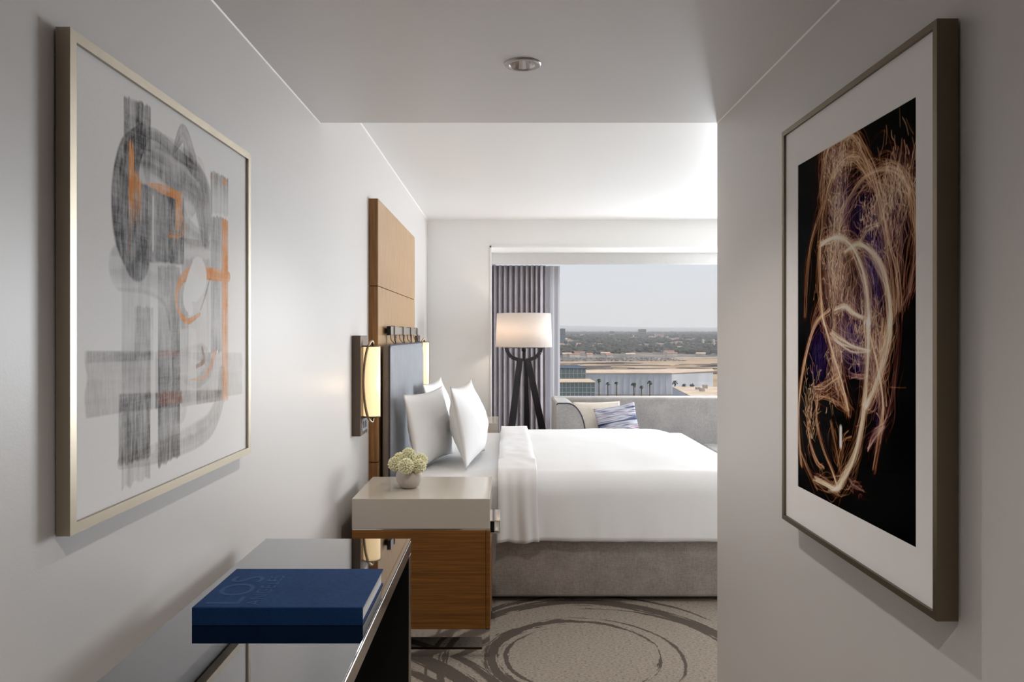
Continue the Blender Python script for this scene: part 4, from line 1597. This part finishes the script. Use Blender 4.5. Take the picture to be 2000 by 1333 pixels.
tag(tracks.build('asphalt_strip', O['asphalt']), 'winding dark asphalt strips across the pale lot', 'road', kind='stuff')
cars = MB()
for k in range(900):
    row = rc.choice([1160, 1180, 1215, 1238, 1262, 1290, 1305])
    x = rc.uniform(60, 280) if rc.random() < .5 else rc.uniform(70, 240)
    y = row + rc.uniform(-2, 2) + x * .05
    z = GZ + .5
    cars.box(x, x + 4.2, y, y + 1.8, z, z + .8)
    cars.box(x + .9, x + 3.3, y + .1, y + 1.7, z + .8, z + 1.45)
tag(cars.build('parked_car', O['car']), 'crowded rows of tiny parked cars on the far side of the lot', 'cars', kind='stuff')

# houses between the trees
def house_mesh(parent_loc, w, d, h, rh):
    pass


hproto = []
for k, (w, d, h, rh) in enumerate(((12, 9, 4, 2.4), (17, 10, 4.5, 2.2), (21, 12, 5.5, 1.5))):
    root = empty('house', (0, 0, 0))
    tag(root, 'small pale house with a ' + ('tan' if k == 1 else 'reddish') + ' roof among the distant trees', 'house', 'distant tan-roofed houses' if k == 1 else 'distant red-roofed houses')
    MB().box(-w / 2, w / 2, -d / 2, d / 2, -2, h).build('walls', O['white'], root)
    MB().prism([(-d / 2 - .6, h), (d / 2 + .6, h), (0, h + rh)], -w / 2 - .6, w / 2 + .6, axis='X').build('roof', O['tile'] if k != 1 else O['roof'], root)
    hproto.append(root)
used = [False] * 3
keep = []      # ground taken by buildings: x, y, radius
for k in range(110):
    if k < 40:
        y = rc.uniform(1345, 1480)
        x = y * rc.uniform(.075, .15)
    else:
        y = 1400 + rc.random() ** 1.3 * 2900
        x = y * rc.uniform(.06, .30)
    if any((x - q[0]) ** 2 + (y - q[1]) ** 2 < 42 ** 2 for q in keep):
        continue
    keep.append((x, y, 19))
    i = rc.randrange(3)
    z = ground_z(x, y)
    if not used[i]:
        r_ = hproto[i]
        used[i] = True
    else:
        r_ = copy_tree(hproto[i])
    r_.location = (x, y, z + 1)
    r_.rotation_euler = (0, 0, rc.uniform(-.4, .4))


def tower(name, label, px0, px1, ytop, Y, depth, mat, base_mat):
    a, b = P(px0, ytop, Y), P(px1, ytop, Y)
    zb = ground_z(a.x, Y) - 3
    keep.append(((a.x + b.x) / 2, Y + depth / 2, (b.x - a.x) / 2 + depth))
    root = empty(name, ((a.x + b.x) / 2, Y + depth / 2, zb), label, 'tower')
    MB().box(a.x, b.x, Y, Y + depth, zb, a.z).build('block', mat, root)
    n = max(3, int((a.z - zb) / 6))
    for k in range(n):
        z = zb + (k + .55) * (a.z - zb) / n
        MB().box(a.x + .8, b.x - .8, Y - .3, Y, z, z + 2.2).build('window_band', base_mat, root)
    MB().box(a.x - .4, b.x + .4, Y - .4, Y + depth + .4, a.z, a.z + 1.2).build('parapet', mat, root)


tower('office_tower', 'dark glass office tower at the left edge of the view', 1091, 1104, 643, 2300, 25, O['tower_dark'], O['pane'])
tower('office_tower', 'tan concrete office tower standing alone above the distant trees', 1249, 1262, 644, 2700, 25, O['tower'], O['tower_dark'])
tower('apartment_tower', 'low hazy apartment block left of the tan tower', 1191, 1200, 648, 3000, 20, O['tower'], O['tower_dark'])
tower('apartment_tower', 'low wide block with pale front right of the tan tower', 1280, 1297, 652, 2900, 20, O['white'], O['tile'])

for k, px in enumerate((1373, 1394)):
    c = P(px, 666, 2000)
    keep.append((c.x, c.y, 6))
    root = empty('storage_tank', (c.x, c.y, ground_z(c.x, c.y)), 'white round storage tank above the trees, ' + ('left' if k == 0 else 'right') + ' of the pair', 'tank', 'white tanks')
    zg = ground_z(c.x, c.y)
    MB().lathe([(3.4, zg), (3.4, c.z + 2)], c.x, c.y, 16).build('shell', O['white'], root)
    MB().lathe([(3.4, c.z + 2), (2.6, c.z + 3.4), (.05, c.z + 4)], c.x, c.y, 16).build('dome', O['white'], root)

# tree masses
tr = MB()
ico = bmesh.new()
bmesh.ops.create_icosphere(ico, subdivisions=1, radius=1.0)
iv = [v.co.copy() for v in ico.verts]
ifc = [tuple(v.index for v in f.verts) for f in ico.faces]
ico.free()
TV, TF = [], []
for k in range(9000):
    y = 1330 + (rc.random() ** 1.5) * 5200
    ratio = rc.uniform(-.12, .42)
    x = ratio * y
    dens = noise.noise((x * .004, y * .0025, 7.0))
    if dens < -.06 and y < 4500:
        continue
    h = rc.uniform(6, 13) * (1 + .25 * (y > 2500))
    w = rc.uniform(5, 11) * (1 + .5 * (y > 2500))
    if any((x - q[0]) ** 2 + (y - q[1]) ** 2 < (q[2] + w * 1.2) ** 2 for q in keep):
        continue
    z = ground_z(x, y)
    o0 = len(TV)
    for v_ in iv:
        j = 1 + rc.uniform(-.22, .22)
        TV.append((x + v_.x * w * j, y + v_.y * w * j, z + h * .55 + v_.z * h * .55 * j))
    TF += [tuple(o0 + q for q in f) for f in ifc]
me = bpy.data.meshes.new('tree_belt')
me.from_pydata(TV, [], TF)
me.materials.append(O['tree'])
o = bpy.data.objects.new('tree_belt', me)
C.objects.link(o)
tag(o, 'dense belt of dark green trees stretching over the distant suburbs', 'trees', kind='stuff')


# elevated road
br = empty('overpass', (440, 1345, GZ), 'pale concrete overpass at the right of the view', 'bridge')
a = P(1318, 700, 1300)
b = P(1460, 699, 1300)
MB().box(a.x, b.x + 60, 1300, 1312, a.z - 1.5, a.z + 1.2).build('deck', O['bridge'], br)
for k in range(12):
    x = a.x + 6 + k * 14
    MB().box(x, x + 1.6, 1304, 1308, GZ, a.z - 1.5).build('pier', O['bridge'], br)

# long grey hall
HY = 520
hl = empty('exhibition_hall', (100, 580, GZ), 'long windowless grey exhibition hall behind the palms', 'building')
tl_ = P(1135, 730, HY)
tr_ = P(1312, 730, HY)
e2 = P(1387, 729, 560)
ztop = tl_.z
hm = MB()
hm.prism([(tl_.x, HY), (tr_.x, HY), (e2.x, 552), (e2.x + 8, 585), (tl_.x, 560)], GZ, ztop, axis='Z')
hm.build('walls', O['hall'], hl)
nst = 14
for k in range(nst):
    x = tl_.x + 4 + k * (tr_.x - tl_.x - 8) / (nst - 1)
    MB().box(x, x + .35, HY - .3, HY, GZ, ztop - .5).build('cladding_rib', O['hall'], hl)
MB().prism([(tl_.x - .6, HY - .6), (tr_.x, HY - .6), (e2.x + .6, 551.4), (e2.x + 8.6, 585), (tl_.x - .6, 560.6)], ztop, ztop + .5, axis='Z').build('roof', O['roof'], hl)

# glass building at the left edge of the window
gb = empty('glass_building', (32, 310, GZ), 'stepped green glass building with pale mullions at lower left of the view', 'building')


def glass_block(px0, px1, ytop, Y, depth, nx, nz, zbot, roof):
    a, b = P(px0, ytop, Y), P(px1, ytop, Y)
    z1 = a.z
    MB().box(a.x, b.x - .02, Y + .15, Y + depth, zbot, z1 - .05).build('core', O['tower_dark'], gb)
    dx = (b.x - a.x) / nx
    dz = (z1 - zbot) / nz
    for i in range(nx):
        for j in range(nz):
            MB().box(a.x + i * dx + .06, a.x + (i + 1) * dx - .06, Y + .05, Y + .15, zbot + j * dz + .06, zbot + (j + 1) * dz - .06).build('pane', O['pane'], gb)
    for i in range(nx + 1):
        MB().box(a.x + i * dx - .08, a.x + i * dx + .08, Y, Y + .14, zbot, z1).build('mullion', O['mullion'], gb)
    for j in range(1, nz):
        MB().box(a.x, b.x, Y, Y + .13, zbot + j * dz - .08, zbot + j * dz + .08).build('transom', O['mullion'], gb)
    # panes of the right flank
    MB().box(b.x, b.x + .1, Y + .2, Y + depth, zbot, z1).build('flank', O['pane'], gb)
    MB().box(a.x - .3, b.x + .3, Y - .3, Y + depth, z1, z1 + .3).build('roof_edge', roof, gb)


glass_block(1050, 1144, 721, 300, 30, 12, 7, -25, O['tower_dark'])
glass_block(1050, 1162, 748, 276, 20, 14, 13, GZ, O['roof'])

# low building at the right with pale roof
lb = empty('low_building', (80, 330, GZ), 'low building with a broad pale roof at lower right of the view', 'building')
q1, q2 = P(1313, 757, 330), P(1352, 775, 276)
zr = q1.z
MB().prism([(q1.x, 330), (q2.x, 276), (q2.x + 90, 276), (q1.x + 95, 330)], GZ, zr, axis='Z').build('walls', O['hall'], lb)
MB().prism([(q1.x, 330), (q2.x, 276), (q2.x + 90, 276), (q1.x + 95, 330)], zr, zr + .3, axis='Z').build('roof', O['roof'], lb)
for k, (px, Y) in enumerate(((1364, 312), (1372, 302), (1378, 318))):
    c = P(px, 763, Y)
    MB().box(c.x - 1.0, c.x + 1.0, Y, Y + 1.5, zr + .3, zr + 1.3 + .3 * k, .1, 1).build('roof_unit', O['tower'], lb)

# palms
pal = [(1170, 744, 395, 1.3), (1187, 750, 400, 1.2), (1204, 749, 400, 1.2), (1238, 752, 392, 1.6), (1253, 757, 392, 1.2), (1269, 748, 400, 1.5), (1318, 748, 398, 1.6), (1336, 753, 420, 1.4), (1352, 753, 420, 1.5)]
plab = ['leftmost palm, beside the green glass building', 'second palm from the glass building', 'third palm from the glass building', 'stout palm with drooping crown, fourth from the glass building', 'shortest palm, fifth from the glass building', 'tall palm, sixth from the glass building', 'palm beside the corner of the low pale-roofed building', 'palm rising behind the low pale roof, left of two', 'palm rising behind the low pale roof, right of two']
for k, (px, py, Y, rr) in enumerate(pal):
    c = P(px, py, Y)
    root = empty('palm_tree', (c.x, c.y, GZ), plab[k], 'palm', 'palms in front of the hall')
    MB().tube([(c.x + .4, c.y, GZ), (c.x + .1, c.y, (GZ + c.z) / 2), (c.x, c.y, c.z)], [.5, .36, .32], 7).build('trunk', O['trunk'], root)
    cm = MB()
    nf = 26
    rk = random.Random(k)
    for i in range(nf):
        a = i * 2.39996
        el = rk.uniform(-.5, 1.1)
        Lf = rr * rk.uniform(1.0, 1.35)
        d = Vector((math.cos(a) * math.cos(el), math.sin(a) * math.cos(el), math.sin(el)))
        p0 = Vector((c.x, c.y, c.z))
        p1 = p0 + d * Lf * .6
        p2 = p0 + d * Lf + Vector((0, 0, -.35 * Lf))
        sd = d.cross(Vector((0, 0, 1))).normalized() * .32 * rr
        cm.raw([p0, p1 + sd, p2, p1 - sd, p1 + Vector((0, 0, .12))], [(0, 1, 4), (1, 2, 4), (2, 3, 4), (3, 0, 4)])
    cm.build('crown', O['palm'], root)

# ------------------------------------------------------------------ haze over the plain
t = NT('haze')
vs_ = t.n('ShaderNodeVolumeScatter', Color=(.93, .95, 1.0, 1), Density=.00010, Anisotropy=.1)
t.l(vs_.outputs[0], t.out.inputs['Volume'])
tag(MB().box(-15000, 22000, 240, 23000, -60, 190).build('haze', t.m), 'pale haze lying over the distant city', 'haze', kind='stuff')
